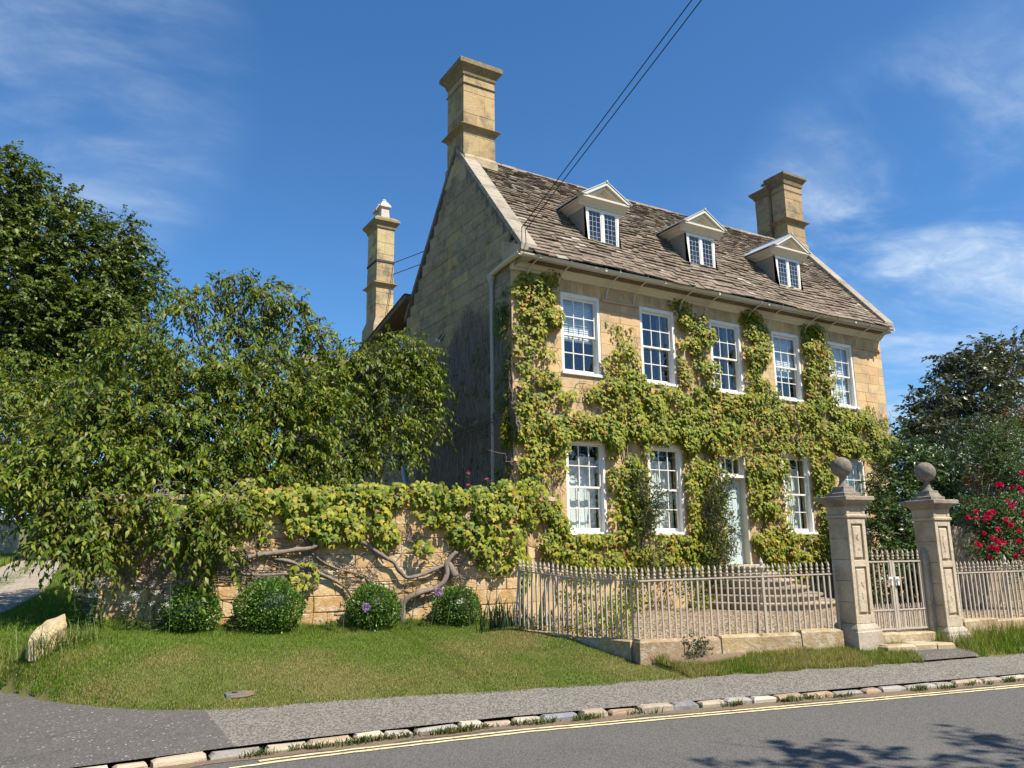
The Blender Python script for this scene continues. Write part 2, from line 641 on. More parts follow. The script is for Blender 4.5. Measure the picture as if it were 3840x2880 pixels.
def hgt(X, Y):
    X, Y = np.asarray(X, float), np.asarray(Y, float)
    ye, yk = interp(X, EDGE), interp(X, KERB)
    H = .40 + .26 * np.exp(-np.maximum(X - .8, 0) / 2.) + 0 * X
    H = np.where(X > 6.0, .40 + .05 * np.clip(X - 6, 0, 1), H)
    H = np.where(X > 6.9, .28, H)
    bump = .12 * np.exp(-((X - 6.35) / .45) ** 2) * np.clip((Y - 8.2) / 1.0, 0, 1) * np.clip((11.5 - Y) / 1., 0, 1)
    yw = np.where(X > 6.9, ye + 1.0, 12.2)
    t = np.clip((Y - ye) / np.maximum(yw - ye, .3), 0, 1)
    lawn = .12 + (H - .12) * (1 - (1 - t) ** 2) + np.where(X < 6.9, bump, 0)
    lawn = lawn + np.where(X < 1.5, .040 * np.maximum(Y - 12.2, 0), .040 * np.maximum(Y - 18, 0))
    pav = .05 + .07 * np.clip((Y - yk) / np.maximum(ye - yk, .2), 0, 1)
    h = np.where(Y > ye, lawn, pav)
    h = np.where(Y < yk, 0.0, h)
    return h


def ground_mesh():
    xs = np.unique(np.concatenate([np.linspace(-400, -30, 12), np.linspace(-30, -4, 14), np.arange(-4, 15, .16), np.linspace(15, 30, 20), np.linspace(30, 500, 14)]))
    ys = np.unique(np.concatenate([np.linspace(-300, -12, 10), np.linspace(-12, 3, 12), np.arange(3, 16, .16), np.linspace(16, 45, 44), np.linspace(45, 900, 14)]))
    XX, YY = np.meshgrid(xs, ys)
    Z = hgt(XX, YY)
    yk, ye = interp(XX, KERB), interp(XX, EDGE)
    Z = np.where(YY < ye + .05, Z - .05, Z)
    Z = np.where(YY < yk + .15, -.06, Z)
    ins = inside(COURT, XX, YY) | ((XX > 8.0) & (YY > 13.9) & (YY < 30) & (XX < 30))
    Z = np.where(ins, .12, Z)
    V = np.stack([XX, YY, Z], -1).reshape(-1, 3)
    nx, ny = len(xs), len(ys)
    i = (np.arange(ny - 1)[:, None] * nx + np.arange(nx - 1)[None]).ravel()
    F = np.stack([i, i + 1, i + 1 + nx, i + nx], -1)
    o = npmesh('ground', V, F, np.ones((len(V), 3)), m_earth)
    o['kind'] = 'structure'


ground_mesh()


def strip(name, A, B, m, kind='structure', n=1):
    """sheet between two 3D polylines, n cells across"""
    g = G()
    k_ = len(A)
    for i in range(k_):
        for j in range(n + 1):
            g.v.append(tuple(Vector(A[i]).lerp(Vector(B[i]), j / n)))
            g.c.append((1, 1, 1))
    for i in range(k_ - 1):
        for j in range(n):
            a = i * (n + 1) + j
            g.f.append((a, a + n + 1, a + n + 2, a + 1))
    return tag(g.build(name, m), kind=kind)


xs = list(np.concatenate([np.linspace(-60, -5, 12), np.arange(-4.6, 16, .2), np.linspace(16.5, 60, 12)]))
strip('road', [(x, float(interp(x, KERB)), 0.0) for x in xs], [(x, -9.0 if x < 20 else float(interp(x, KERB)) - 16, 0.0) for x in xs], m_road)
strip('gutter_dirt', [(x, float(interp(x, KERB)) - .01, .004) for x in xs], [(x, float(interp(x, KERB)) - .19 - .035 * math.sin(x * 3.1) - .03 * math.sin(x * 7.7), .004) for x in xs], m_dirt)
# the footway runs from x = 1.5 to the right, the darker mouth of the lane to the left of it
SEAM = 1.62


def pav_pts(x, back=True):
    yk, ye = float(interp(x, KERB)), float(interp(x, EDGE))
    return (x, yk + .105, .058), (x, ye + .10, float(hgt(x, ye)) + .012)


xr = [x for x in np.arange(SEAM, 16, .2)] + list(np.linspace(16, 60, 10))
strip('footway', [pav_pts(x)[0] for x in xr], [pav_pts(x)[1] for x in xr], m_foot, n=4)
xl = list(np.linspace(-60, -5, 10)) + list(np.arange(-4.6, SEAM + .02, .12)) + [SEAM]
A = [(x + (.55 if x > 1.3 else 0) * 0, float(interp(x, KERB)) + .105, .060) for x in xl]
B = [pav_pts(x)[1] for x in xl]
strip('lane_mouth', A, B, m_mouth, n=6)
ly = list(np.arange(11.0, 40, .6)) + [45, 55, 70]
A = [(float(interp(y, LANE_L)), y, float(hgt(interp(y, LANE_L), y)) + .03) for y in ly]
B = [(float(interp(y, LANE_R)), y, float(hgt(interp(y, LANE_R), y)) + .03) for y in ly]
strip('lane', A, B, m_lane, n=5)
# path from the footway to the gate
g = G()
for i in range(9):
    t = i / 8
    xa, ya = 10.10 + 1.15 * t, 0
    ya = float(interp(xa, EDGE)) + .04
    xb, yb_ = 10.55 + .90 * t, 7.08 - .20 * t
    for j in range(5):
        x, y = xa + (xb - xa) * j / 4, ya + (yb_ - ya) * j / 4
        g.v.append((x, y, float(hgt(x, y)) + .022))
        g.c.append((1, 1, 1))
for i in range(8):
    for j in range(4):
        a = i * 5 + j
        g.f.append((a, a + 5, a + 6, a + 1))
tag(g.build('gate_path', m_mouth), kind='structure')
g = G()
g.add([(x, y, .30) for x, y in COURT], [tuple(range(len(COURT)))])
tag(g.build('forecourt', m_gravel), kind='structure')
# bare earth path below the plinth
g = G()
pp = [(6.95, 7.78), (7.3, 7.60), (7.9, 7.58), (8.2, 7.70), (7.9, 7.86), (7.3, 8.02), (7.0, 8.06)]
g.add([(x, y, float(hgt(x, y)) + .035) for x, y in pp], [tuple(range(len(pp)))])
tag(g.build('earth_patch', m_dirt), kind='structure')

for j, off in enumerate((.235, .335)):
    g = G()
    rr = random.Random(40 + j)
    xq = np.arange(1.50 + .25 * (1 - j), 40, .10)
    A = [(x, float(interp(x, KERB)) - off + rr.uniform(-.008, .008), .006) for x in xq]
    B = [(x, float(interp(x, KERB)) - off - .048 + rr.uniform(-.008, .008), .006) for x in xq]
    strip('yellow_line', A, B, m_yellow)

# kerb stones
kerb = empty('stone_kerb', (4, 7, 0))
kerb.matrix_world = Matrix.Translation((0, 0, 0))
tag(kerb, 'low kerb of uneven coloured stones along the road edge', 'kerb')
rr = random.Random(3)
x = -3.6
kc = [(.44, .37, .27), (.46, .40, .32), (.38, .27, .18), (.20, .215, .235), (.31, .295, .27), (.44, .40, .34), (.40, .31, .22)]
while x < 16:
    w = rr.uniform(.24, .46)
    y0, y1 = float(interp(x, KERB)), float(interp(x + w, KERB))
    d = Vector((w, y1 - y0, 0)).normalized()
    nrm = Vector((-d.y, d.x, 0))
    o = Vector((x, y0, -.05)) + nrm * rr.uniform(-.015, .015)
    L = w - rr.uniform(.015, .05)
    hh = .085 + rr.uniform(.0, .03)
    dp = .125 + rr.uniform(-.02, .02)
    g = G()
    c = rr.choice(kc)
    sc_ = rr.uniform(.8, 1.15)
    c = tuple(q * sc_ for q in c)
    i = .022
    j = lambda: rr.uniform(-.012, .012)
    P = lambda a, b, z: o + d * (a + j()) + nrm * (b + j()) + Vector((0, 0, z + j() * .5))
    v = [P(0, 0, 0), P(L, 0, 0), P(L, dp, 0), P(0, dp, 0),
         P(0, 0, hh - i), P(L, 0, hh - i), P(L, dp, hh - i), P(0, dp, hh - i),
         P(i, i, hh), P(L - i, i, hh), P(L - i, dp - i, hh), P(i, dp - i, hh)]
    g.add(v, [(0, 1, 5, 4), (1, 2, 6, 5), (2, 3, 7, 6), (3, 0, 4, 7), (4, 5, 9, 8), (5, 6, 10, 9), (6, 7, 11, 10), (7, 4, 8, 11), (8, 9, 10, 11)], c)
    g.build('kerb_stone', m_kerb, kerb)
    x += w * d.x

# ------------------------------------------------------------------ the house
FY, HX0, HX1, HB = 14.0, 8.45, 21.42, 19.35       # facade plane, gable planes, back wall
EAVE_Y, EAVE_Z, RIDGE_Y, RIDGE_Z = 13.55, 7.93, 16.65, 11.65
SLOPE = math.atan2(RIDGE_Z - EAVE_Z, RIDGE_Y - EAVE_Y)
UPW = [(9.75, 10.85), (12.055, 13.155), (14.36, 15.46), (16.66, 17.76), (18.95, 20.05)]
LOW = [(9.78, 10.86), (12.10, 13.16), (16.65, 17.73), (18.98, 20.06)]
UZ, LZ = (5.47, 7.38), (1.95, 4.03)
DOOR = (14.36, 15.26, 1.23, 3.93)
house = empty('stone_house', (HX0, FY, .3))
house.matrix_world = Matrix.Translation((0, 0, 0))
tag(house, 'honey stone house with creeper clad front, stone slate roof and three pedimented dormers', 'house')


def frustum(o, a, b, c, ch=.006, jit=.0, col=(1, 1, 1), rr=random):
    """block with a chamfered front: o corner, a along, b up, c outwards"""
    o, a, b, c = Vector(o), Vector(a), Vector(b), Vector(c)
    an, bn = a.normalized() * ch, b.normalized() * ch
    cn = c * (1 + rr.uniform(-jit, jit))
    c1 = cn - cn.normalized() * ch
    J = lambda: an * rr.uniform(-.5, .5) + bn * rr.uniform(-.5, .5)
    v = [o, o + a, o + a + b, o + b]
    v += [p + c1 for p in v]
    v += [o + cn + an + bn + J(), o + cn + a - an + bn + J(), o + cn + a + b - an - bn + J(), o + cn + b + an - bn + J()]
    f = [(0, 1, 5, 4), (1, 2, 6, 5), (2, 3, 7, 6), (3, 0, 4, 7), (4, 5, 9, 8), (5, 6, 10, 9), (6, 7, 11, 10), (7, 4, 8, 11), (8, 9, 10, 11)]
    return v, f, col


def lay(name, pieces, m, parent, limit=300, weight=None):
    """pieces as separate parts; those past the limit (smallest in view) joined in one part"""
    sc = []
    for i, (v, f, c) in enumerate(pieces):
        a = np.mean(np.array([tuple(p) for p in v]), 0)
        s = in_view(a)
        if weight:
            s *= weight(a)
        sc.append((-s, i))
    sc.sort()
    for _, i in sc[:limit]:
        v, f, c = pieces[i]
        G().add(v, f, c).build(name, m, parent)
    if len(sc) > limit:
        g = G()
        for _, i in sc[limit:]:
            g.add(*pieces[i])
        g.build(name + 's', m, parent, kind='stuff')


def tone(base, v=.14, rr=random):
    s = rr.uniform(1 - v, 1 + v)
    return tuple(max(0, min(1, q * s * rr.uniform(1 - v * .25, 1 + v * .25))) for q in base)


OPEN = [(a, b) + UZ for a, b in UPW] + [(a, b) + LZ for a, b in LOW] + [DOOR]
wall = empty('front_wall', (0, 0, 0), house)
g = G()
XL = sorted({HX0 + .02, HX1} | {x for o in OPEN for x in o[:2]})
ZL = sorted({.1, 7.86} | {z for o in OPEN for z in o[2:]})
for i in range(len(XL) - 1):
    for j in range(len(ZL) - 1):
        cx, cz = (XL[i] + XL[i + 1]) / 2, (ZL[j] + ZL[j + 1]) / 2
        if not any(o[0] < cx < o[1] and o[2] < cz < o[3] for o in OPEN):
            g.box((XL[i], FY + .012, ZL[j]), (XL[i + 1], FY + .36, ZL[j + 1]), (.45, .33, .18))
g.build('wall_core', m_stone, wall)
rr = random.Random(5)
levels = [.3]
for a, b in ((.3, 1.23), (1.23, 1.95), (1.95, 3.93), (3.93, 4.03), (4.03, 4.40), (4.54, 5.47), (5.47, 7.38), (7.38, 7.68)):
    n = max(1, round((b - a) / .285))
    if a != levels[-1]:
        levels.append(a)
    levels += [a + (b - a) * (q + 1) / n for q in range(n)]
pieces = []
STC = (.56, .375, .180)
for z0, z1 in zip(levels, levels[1:]):
    if abs(z0 - 4.40) < .01:
        continue
    zc_ = (z0 + z1) / 2
    cuts = sorted([o[:2] for o in OPEN if o[2] < zc_ < o[3]])
    spans, x = [], HX0
    for a, b in cuts:
        if a > x:
            spans.append((x, a))
        x = max(x, b)
    if x < HX1:
        spans.append((x, HX1))
    vous = z0 > 7.3
    for a, b in spans:
        x = a
        while x < b - .01:
            over = vous and any(u - .15 < x < w + .05 for u, w in UPW)
            w_ = rr.uniform(.16, .20) if over else rr.uniform(.36, .78)
            if x + w_ > b - .22:
                w_ = b - x
            pieces.append(frustum((x + .002, FY + .03, z0 + .002), (w_ - .004, 0, 0), (0, 0, z1 - z0 - .004), (0, -.028, 0), .005, .14, tone(STC, .16, rr), rr))
            x += w_
lay('stone_block', pieces, m_stone, wall, 300)
g = G()
for i in range(22):
    x0 = HX0 - .0 + i * (HX1 - HX0) / 22
    x1 = HX0 + (i + 1) * (HX1 - HX0) / 22 - .006
    g.prism([(x0, FY + .02, 4.40), (x0, FY - .055, 4.42), (x0, FY - .075, 4.47), (x0, FY - .075, 4.50), (x0, FY + .02, 4.545)], (x1 - x0, 0, 0), tone((.46, .36, .22), .1, rr))
g.build('string_course', m_stone, house)
for (a, b), (c, d) in zip([(HX0 + .1, UPW[0][0])] + [(UPW[i][1], UPW[i + 1][0]) for i in range(4)] + [(UPW[4][1], HX1)], [(0, 0)] * 6):
    G().box((a + .05, FY - .045, 7.31), (b - .05, FY + .01, 7.36), tone((.50, .36, .2), .1, rr)).build('lintel_band', m_stone, house)
# gable towards the lane
gab = empty('gable_wall', (0, 0, 0), house)
yf = lambda z: FY if z < 8.0 else RIDGE_Y - (RIDGE_Z + .05 - z) / math.tan(SLOPE)
yb = lambda z: HB if z < 8.0 else RIDGE_Y + (RIDGE_Z + .05 - z) / math.tan(SLOPE)
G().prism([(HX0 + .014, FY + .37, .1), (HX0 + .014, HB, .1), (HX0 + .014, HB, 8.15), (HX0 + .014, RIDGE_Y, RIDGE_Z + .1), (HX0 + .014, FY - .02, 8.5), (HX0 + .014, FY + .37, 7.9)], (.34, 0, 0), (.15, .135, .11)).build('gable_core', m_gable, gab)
GPATCH = [(17.36, 9.55), (16.74, 9.33), (16.87, 8.41), (16.73, 7.42), (17.27, 7.25), (17.69, 7.69), (17.64, 8.65)]
GPATCH2 = [(17.3, 7.2), (16.7, 7.2), (16.9, 6.2), (17.5, 6.0), (17.6, 6.6)]
pieces = []
z = .3
while z < 11.5:
    hh = rr.uniform(.26, .34)
    z1 = min(z + hh, 11.55)
    a, b = (yf(z1) if z1 > 8.0 else FY + .012), yb(z1)
    y = a
    while y < b - .02:
        w_ = rr.uniform(.36, .80)
        if y + w_ > b - .25:
            w_ = b - y
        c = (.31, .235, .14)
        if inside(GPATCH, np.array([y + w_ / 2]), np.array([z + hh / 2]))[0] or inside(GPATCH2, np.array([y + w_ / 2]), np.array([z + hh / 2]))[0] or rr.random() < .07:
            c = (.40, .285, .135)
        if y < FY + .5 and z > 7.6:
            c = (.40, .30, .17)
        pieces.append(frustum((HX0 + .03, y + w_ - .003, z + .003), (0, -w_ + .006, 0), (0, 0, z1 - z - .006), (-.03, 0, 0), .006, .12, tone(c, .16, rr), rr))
        y += w_
    z = z1
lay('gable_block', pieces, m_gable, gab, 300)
g = G()
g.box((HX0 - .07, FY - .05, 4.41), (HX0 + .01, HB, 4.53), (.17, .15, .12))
g.build('gable_band', m_gable, gab)
# far gable and back wall
g = G()
g.prism([(HX1, FY + .005, .1), (HX1, HB, .1), (HX1, HB, 8.1), (HX1, RIDGE_Y, RIDGE_Z + .05), (HX1, FY + .005, 8.4)], (-.34, 0, 0), (.42, .34, .22))
g.box((HX0 + .4, HB - .3, .1), (HX1 - .36, HB - .002, 7.8), (.3, .25, .17))
g.build('rear_walls', m_stone, house)
# rooms behind the windows
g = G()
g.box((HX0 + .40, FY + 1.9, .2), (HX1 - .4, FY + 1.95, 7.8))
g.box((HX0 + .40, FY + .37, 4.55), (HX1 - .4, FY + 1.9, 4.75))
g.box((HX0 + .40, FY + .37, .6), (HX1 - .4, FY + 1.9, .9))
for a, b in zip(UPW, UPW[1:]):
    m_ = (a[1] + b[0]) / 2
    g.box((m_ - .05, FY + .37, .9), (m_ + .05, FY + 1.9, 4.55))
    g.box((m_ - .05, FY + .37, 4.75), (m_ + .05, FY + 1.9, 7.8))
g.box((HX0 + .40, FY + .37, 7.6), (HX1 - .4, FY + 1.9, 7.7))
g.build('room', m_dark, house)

# windows
PANE_ME = {}


def pane_mesh(w, h):
    key = (round(w, 3), round(h, 3))
    if key not in PANE_ME:
        PANE_ME[key] = G().box((-w / 2, 0, -h / 2), (w / 2, .004, h / 2)).mesh('pane', m_glass)
    return PANE_ME[key]


def sash_window(x0, x1, z0, z1, inner=None, blind=0.0):
    W = empty('window', (0, 0, 0), house)
    y = FY + .085
    w, h = x1 - x0, z1 - z0
    g = G()
    t = .075
    ya = FY + .015 if z0 > 3 else FY + .02
    g.box((x0, ya, z0 + .06), (x0 + t, ya + .16, z1))
    g.box((x1 - t, ya, z0 + .06), (x1, ya + .16, z1))
    g.box((x0 + t, ya, z1 - .085), (x1 - t, ya + .16, z1))
    g.build('frame', m_white, W, bevel=.006)
    G().box((x0 - .03, FY - .055, z0 - .01), (x1 + .03, FY + .18, z0 + .06)).build('window_sill', m_white, W, bevel=.008)
    ix0, ix1, iz0, iz1 = x0 + t, x1 - t, z0 + .06, z1 - .085
    zm = (iz0 + iz1) / 2
    for k_, (a, b, yy) in enumerate(((iz0, zm + .02, y + .045), (zm - .02, iz1, y))):
        g = G()
        s = .048
        bot = .085 if k_ == 0 else .042
        top = .042 if k_ == 0 else .055
        g.box((ix0, yy, a), (ix1, yy + .04, a + bot))
        g.box((ix0, yy, b - top), (ix1, yy + .04, b))
        g.box((ix0, yy, a + bot), (ix0 + s, yy + .04, b - top))
        g.box((ix1 - s, yy, a + bot), (ix1, yy + .04, b - top))
        gx0, gx1, gz0, gz1 = ix0 + s, ix1 - s, a + bot, b - top
        bw = .020
        for q in (1, 2):
            xb = gx0 + (gx1 - gx0) * q / 3
            g.box((xb - bw / 2, yy + .004, gz0), (xb + bw / 2, yy + .036, gz1))
        zb = (gz0 + gz1) / 2
        for q in range(3):
            xa, xb = gx0 + (gx1 - gx0) * q / 3 + (bw / 2 if q else 0), gx0 + (gx1 - gx0) * (q + 1) / 3 - (bw / 2 if q < 2 else 0)
            g.box((xa, yy + .004, zb - bw / 2), (xb, yy + .036, zb + bw / 2))
        g.build('sash', m_white, W)
        for q in range(3):
            for r_ in range(2):
                pw, ph = (gx1 - gx0) / 3 - bw, (gz1 - gz0) / 2 - bw / 2
                p = link('pane', pane_mesh(pw, ph), W)
                p.location = (gx0 + (gx1 - gx0) * (q + .5) / 3, yy + .018, gz0 + (gz1 - gz0) * (r_ + .5) / 2)
                p.rotation_euler = (R(rr.uniform(-.5, .5)), 0, R(rr.uniform(-.5, .5)))
    yi = FY + .36
    if inner == 'shutter':
        for q in range(2):
            a = ix0 - .02 + q * ((ix1 - ix0) / 2 + .02)
            b = a + (ix1 - ix0) / 2 + .015
            g = G()
            st = z1 - .34 - .10 * (q == 0) * (x0 < 11)
            g.box((a, yi + .02, iz0), (b, yi + .04, st))
            m_ = (a + b) / 2
            for u, v_ in ((a, m_ - .008), (m_ + .008, b)):
                for lo, hi in ((iz0, iz0 + .07), (iz0 + .62, iz0 + .69), (iz0 + 1.18, iz0 + 1.25), (st - .07, st)):
                    g.box((u, yi, lo), (v_, yi + .018, hi))
                zz = [iz0 + .07, iz0 + .62, iz0 + .69, iz0 + 1.18, iz0 + 1.25, st - .07]
                for lo, hi in zip(zz[::2], zz[1::2]):
                    g.box((u, yi, lo), (u + .045, yi + .018, hi))
                    g.box((v_ - .045, yi, lo), (v_, yi + .018, hi))
            g.build('shutter', m_shutter, W)
    if blind:
        g = G()
        zb = z1 - blind * h
        n = int((z1 - zb) / .05)
        for q in range(n):
            zz = zb + q * .05
            g.add([(ix0 - .01, yi - .14, zz), (ix1 + .01, yi - .14, zz), (ix1 + .01, yi - .122, zz + .052), (ix0 - .01, yi - .122, zz + .052)], [(0, 1, 2, 3)])
        g.box((ix0 - .01, yi - .145, zb - .03), (ix1 + .01, yi - .12, zb))
        g.build('blind', m_blind, W)
    if not inner and not blind:
        g = G()                                              # curtain edges
        for a, b in ((ix0 - .05, ix0 + .10), (ix1 - .12, ix1 + .05)):
            pts = [(a + (b - a) * q / 8, yi + .10 + .03 * math.sin(q * 2.1)) for q in range(9)]
            g.add([(p[0], p[1], iz0 - .1) for p in pts] + [(p[0], p[1], iz1 + .1) for p in pts], [(q, q + 1, q + 10, q + 9) for q in range(8)])
        g.build('curtain', mat_curt, W)
    return W


mat_curt = mat_plain('curtain_cloth', (.30, .28, .25), .9, .1, .1)
for i, (a, b) in enumerate(UPW):
    sash_window(a, b, *UZ, blind=(.55, 0, 0, .62, .97)[i])
for a, b in LOW:
    sash_window(a, b, *LZ, inner='shutter')

# door with three pane light above
D = empty('front_door', (0, 0, 0), house)
x0, x1, z0, z1 = DOOR
y = FY + .16
g = G()
g.box((x0, FY - .02, z0), (x0 + .07, FY + .2, z1))
g.box((x1 - .07, FY - .02, z0), (x1, FY + .2, z1))
g.box((x0 + .07, FY + .02, 3.31), (x1 - .07, FY + .2, 3.38))
g.box((x0 + .07, FY - .01, z1 - .07), (x1 - .07, FY + .2, z1))
g.build('door_frame', m_cream, D, bevel=.006)
g = G()
dx0, dx1, dz1 = x0 + .074, x1 - .074, 3.306
g.box((dx0, y + .012, z0 + .01), (dx1, y + .05, dz1))
xm = (dx0 + dx1) / 2
rows = [z0 + .01, z0 + .20, z0 + .72, z0 + .90, z0 + 1.62, z0 + 1.72, dz1 - .12, dz1]
for lo, hi in zip(rows[::2], rows[1::2]):
    g.box((dx0, y, lo), (dx1, y + .011, hi))
for lo, hi in zip(rows[1::2], rows[2::2]):
    for a, b in ((dx0, dx0 + .10), (xm - .045, xm + .045), (dx1 - .10, dx1)):
        g.box((a, y, lo), (b, y + .011, hi))
    for a, b in ((dx0 + .14, xm - .085), (xm + .085, dx1 - .14)):
        g.add(*frustum((a, y + .0125, lo + .04), (b - a, 0, 0), (0, 0, hi - lo - .08), (0, -.010, 0), .007))
g.build('door_leaf', m_door, D)
g = G()
g.box((xm - .13, y - .010, z0 + .77), (xm + .13, y - .0005, z0 + .86))
g.box((xm - .10, y - .016, z0 + .79), (xm + .10, y - .0105, z0 + .84))
g.build('letter_plate', m_brass, D)
g = G()
g.lathe((xm, y - .02, z0 + 1.26), [(.012, -.05), (.024, -.03), (.030, 0), (.020, .04), (.008, .055)], 10)
g.tube([(xm - .03, y - .02, z0 + 1.24), (xm - .035, y - .03, z0 + 1.18), (xm, y - .035, z0 + 1.15), (xm + .035, y - .03, z0 + 1.18), (xm + .03, y - .02, z0 + 1.24)], .008, 6)
g.build('door_knocker', m_brass, D)
g = G()
fz0, fz1 = 3.38, z1 - .07
fx0, fx1 = x0 + .07, x1 - .07
g.box((fx0, y - .06, fz0), (fx1, y - .02, fz0 + .07))
g.box((fx0, y - .06, fz1 - .05), (fx1, y - .02, fz1))
for q in range(4):
    c_ = fx0 + (fx1 - fx0) * q / 3
    lo = c_ - (.014 if 0 < q < 3 else 0 if q == 0 else .04)
    g.box((lo, y - .058, fz0 + .07), (lo + (.04 if q in (0, 3) else .028), y - .022, fz1 - .05))
g.box((fx0 - .02, FY - .04, fz0 - .045), (fx1 + .02, y - .065, fz0 + .02))
g.build('fanlight_frame', m_white, D)
for q in range(3):
    p = link('pane', pane_mesh((fx1 - fx0) / 3 - .03, fz1 - fz0 - .12), D)
    p.location = (fx0 + (fx1 - fx0) * (q + .5) / 3, y - .04, (fz0 + fz1) / 2 + .01)

# eaves: moulded cornice, soffit, gutter, brackets, rainwater pipe
g = G()
pr = [(FY + .02, 7.66), (FY - .05, 7.665), (FY - .075, 7.71), (FY - .12, 7.73), (FY - .17, 7.79), (FY - .20, 7.80), (FY - .20, 7.83), (FY + .02, 7.83)]
g.prism([(HX0 - .02, a, b) for a, b in pr], (HX1 - HX0 + .0, 0, 0), (1, 1, 1))
g.build('cornice', m_cream, house)
g = G()
g.box((HX0 - .06, EAVE_Y - .02, 7.832), (HX1 + .02, FY + .2, 7.856))
g.build('soffit', m_lead, house)
g = G()
GY, GZ = 13.485, 7.875


def halfround(path, rad, g, nn=7):
    v = []
    k_ = len(path)
    for i, p in enumerate(path):
        p = Vector(p)
        t = (Vector(path[min(i + 1, k_ - 1)]) - Vector(path[max(i - 1, 0)])).normalized()
        a = Vector((t.y, -t.x, 0)).normalized()
        for q in range(nn):
            th = math.pi * q / (nn - 1)
            v.append(p + a * math.cos(th) * rad - Vector((0, 0, 1)) * math.sin(th) * rad)
        for q in range(nn):
            th = math.pi * (1 - q / (nn - 1))
            v.append(p + a * math.cos(th) * (rad - .008) - Vector((0, 0, 1)) * math.sin(th) * (rad - .008))
    m_ = 2 * nn
    f = [(i * m_ + q, i * m_ + (q + 1) % m_, (i + 1) * m_ + (q + 1) % m_, (i + 1) * m_ + q) for i in range(k_ - 1) for q in range(m_)]
    f += [tuple(range(m_))[::-1], tuple(range((k_ - 1) * m_, k_ * m_))]
    g.add(v, f)


halfround([(HX1 - .12, GY, GZ + .04), (15, GY, GZ + .015), (HX0 - .10, GY, GZ)], .066, g)
for i in range(8):
    xx = HX0 + .4 + i * 1.78
    g.box((xx - .03, GY - .074, GZ - .065 + .003 * i), (xx + .03, GY - .058, GZ + .012 + .003 * i))
g.build('gutter', m_cream, house)
g = G()
halfround([(HX0 - .11, GY - .05, GZ - .005), (HX0 - .10, FY + .2, GZ - .05), (HX0 - .07, FY + .76, GZ - .10)], .070, g)
g.build('gutter', m_cream, house)
BR_ME = None
for xx in (8.81, 9.66, 11.04, 11.86, 13.33, 14.19, 15.69, 16.50, 17.97, 18.79, 20.23, 21.05):
    if BR_ME is None:
        g = G()
        g.tube([(0, -.012, 7.36), (0, -.03, 7.48), (0, -.10, 7.60), (0, -.22, 7.70), (0, -.38, 7.765), (0, -.50, 7.79), (0, -.585, 7.86), (0, -.585, 7.93)], .017, 6)
        BR_ME = g.mesh('gutter_bracket', m_cream)
    o = link('gutter_bracket', BR_ME, house)
    o.location = (xx, FY, 0)
g = G()
g.tube([(HX0 - .06, FY + .76, .35), (HX0 - .06, FY + .76, 7.6)], .045, 10)
for zz in (7.55, 5.4, 3.55, 1.9):
    g.tube([(HX0 - .06, FY + .76, zz - .05), (HX0 - .06, FY + .76, zz + .05)], .056, 10)
g.lathe((HX0 - .07, FY + .76, 7.55), [(.05, 0), (.09, .10), (.10, .20), (.085, .22)], 8)
g.build('downpipe', m_pipe, house)

# roof
roof = empty('roof', (0, 0, 0), house)
cs, sn = math.cos(SLOPE), math.sin(SLOPE)
g = G()
d = .06
g.prism([(HX0 + .33, EAVE_Y + .08, EAVE_Z - .03), (HX0 + .33, RIDGE_Y, RIDGE_Z - .09), (HX0 + .33, 2 * RIDGE_Y - EAVE_Y, EAVE_Z - .05), (HX0 + .33, 2 * RIDGE_Y - EAVE_Y, EAVE_Z - .12), (HX0 + .33, EAVE_Y + .08, EAVE_Z - .12)], (HX1 - HX0 - .66, 0, 0), (.11, .09, .075))
g.build('roof_base', m_tile, roof)
DORM = (11.26, 14.53, 17.93)
SL = math.hypot(RIDGE_Y - EAVE_Y, RIDGE_Z - EAVE_Z)
rr = random.Random(21)
pieces = []
s, row = -.10, 0
while s < SL - .06:
    u = s / SL
    e = .175 * (1 - u) + .095 * u
    x = HX0 + .30 - rr.uniform(0, .2)
    sag = lambda X: -.05 * math.sin(math.pi * (X - HX0) / (HX1 - HX0)) * u + .02 * math.sin(X * 1.3 + row * .13)
    while x < HX1 - .31:
        w_ = rr.uniform(.13, .36) * (1.1 - .35 * u)
        x1_ = min(x + w_, HX1 - .28)
        xm_ = (x + x1_) / 2
        sm = s + e / 2
        Y, Z = EAVE_Y - .05 + sm * cs, EAVE_Z + sm * sn
        skip = False
        for cx in DORM:
            if abs(xm_ - cx) < .47 and Y > 14.34 and Z < 10.36 - .6 * abs(xm_ - cx):
                skip = True
        if not skip and x1_ > x + .05:
            flare = .03 * max(0, 1 - s / .75) ** 2
            th = rr.uniform(.020, .038)
            jb = [rr.uniform(-.014, .014) for _ in range(2)]
            lift = rr.uniform(.010, .046)
            P = lambda X, ss, nn: (X, EAVE_Y - .05 + ss * cs - (nn + flare) * sn, EAVE_Z + ss * sn + (nn + flare) * cs + sag(X))
            L = e * 1.75
            v = [P(x + .003, s + jb[0], lift), P(x1_ - .003, s + jb[1], lift), P(x1_ - .003, s + L, -.01), P(x + .003, s + L, -.01),
                 P(x + .003, s + jb[0], lift + th), P(x1_ - .003, s + jb[1], lift + th), P(x1_ - .003, s + L, .004), P(x + .003, s + L, .004)]
            q = rr.random()
            c = (.165, .126, .096) if q < .55 else (.21, .165, .125) if q < .80 else (.105, .082, .066) if q < .95 else (.34, .30, .25)
            pieces.append((v, [(0, 3, 2, 1), (4, 5, 6, 7), (0, 1, 5, 4), (1, 2, 6, 5), (3, 0, 4, 7)], tone(c, .17, rr)))
        x = x1_
    s += e
    row += 1
lay('roof_slate', pieces, m_tile, roof, 300)
rg = random.Random(4)
x = HX0 + .95
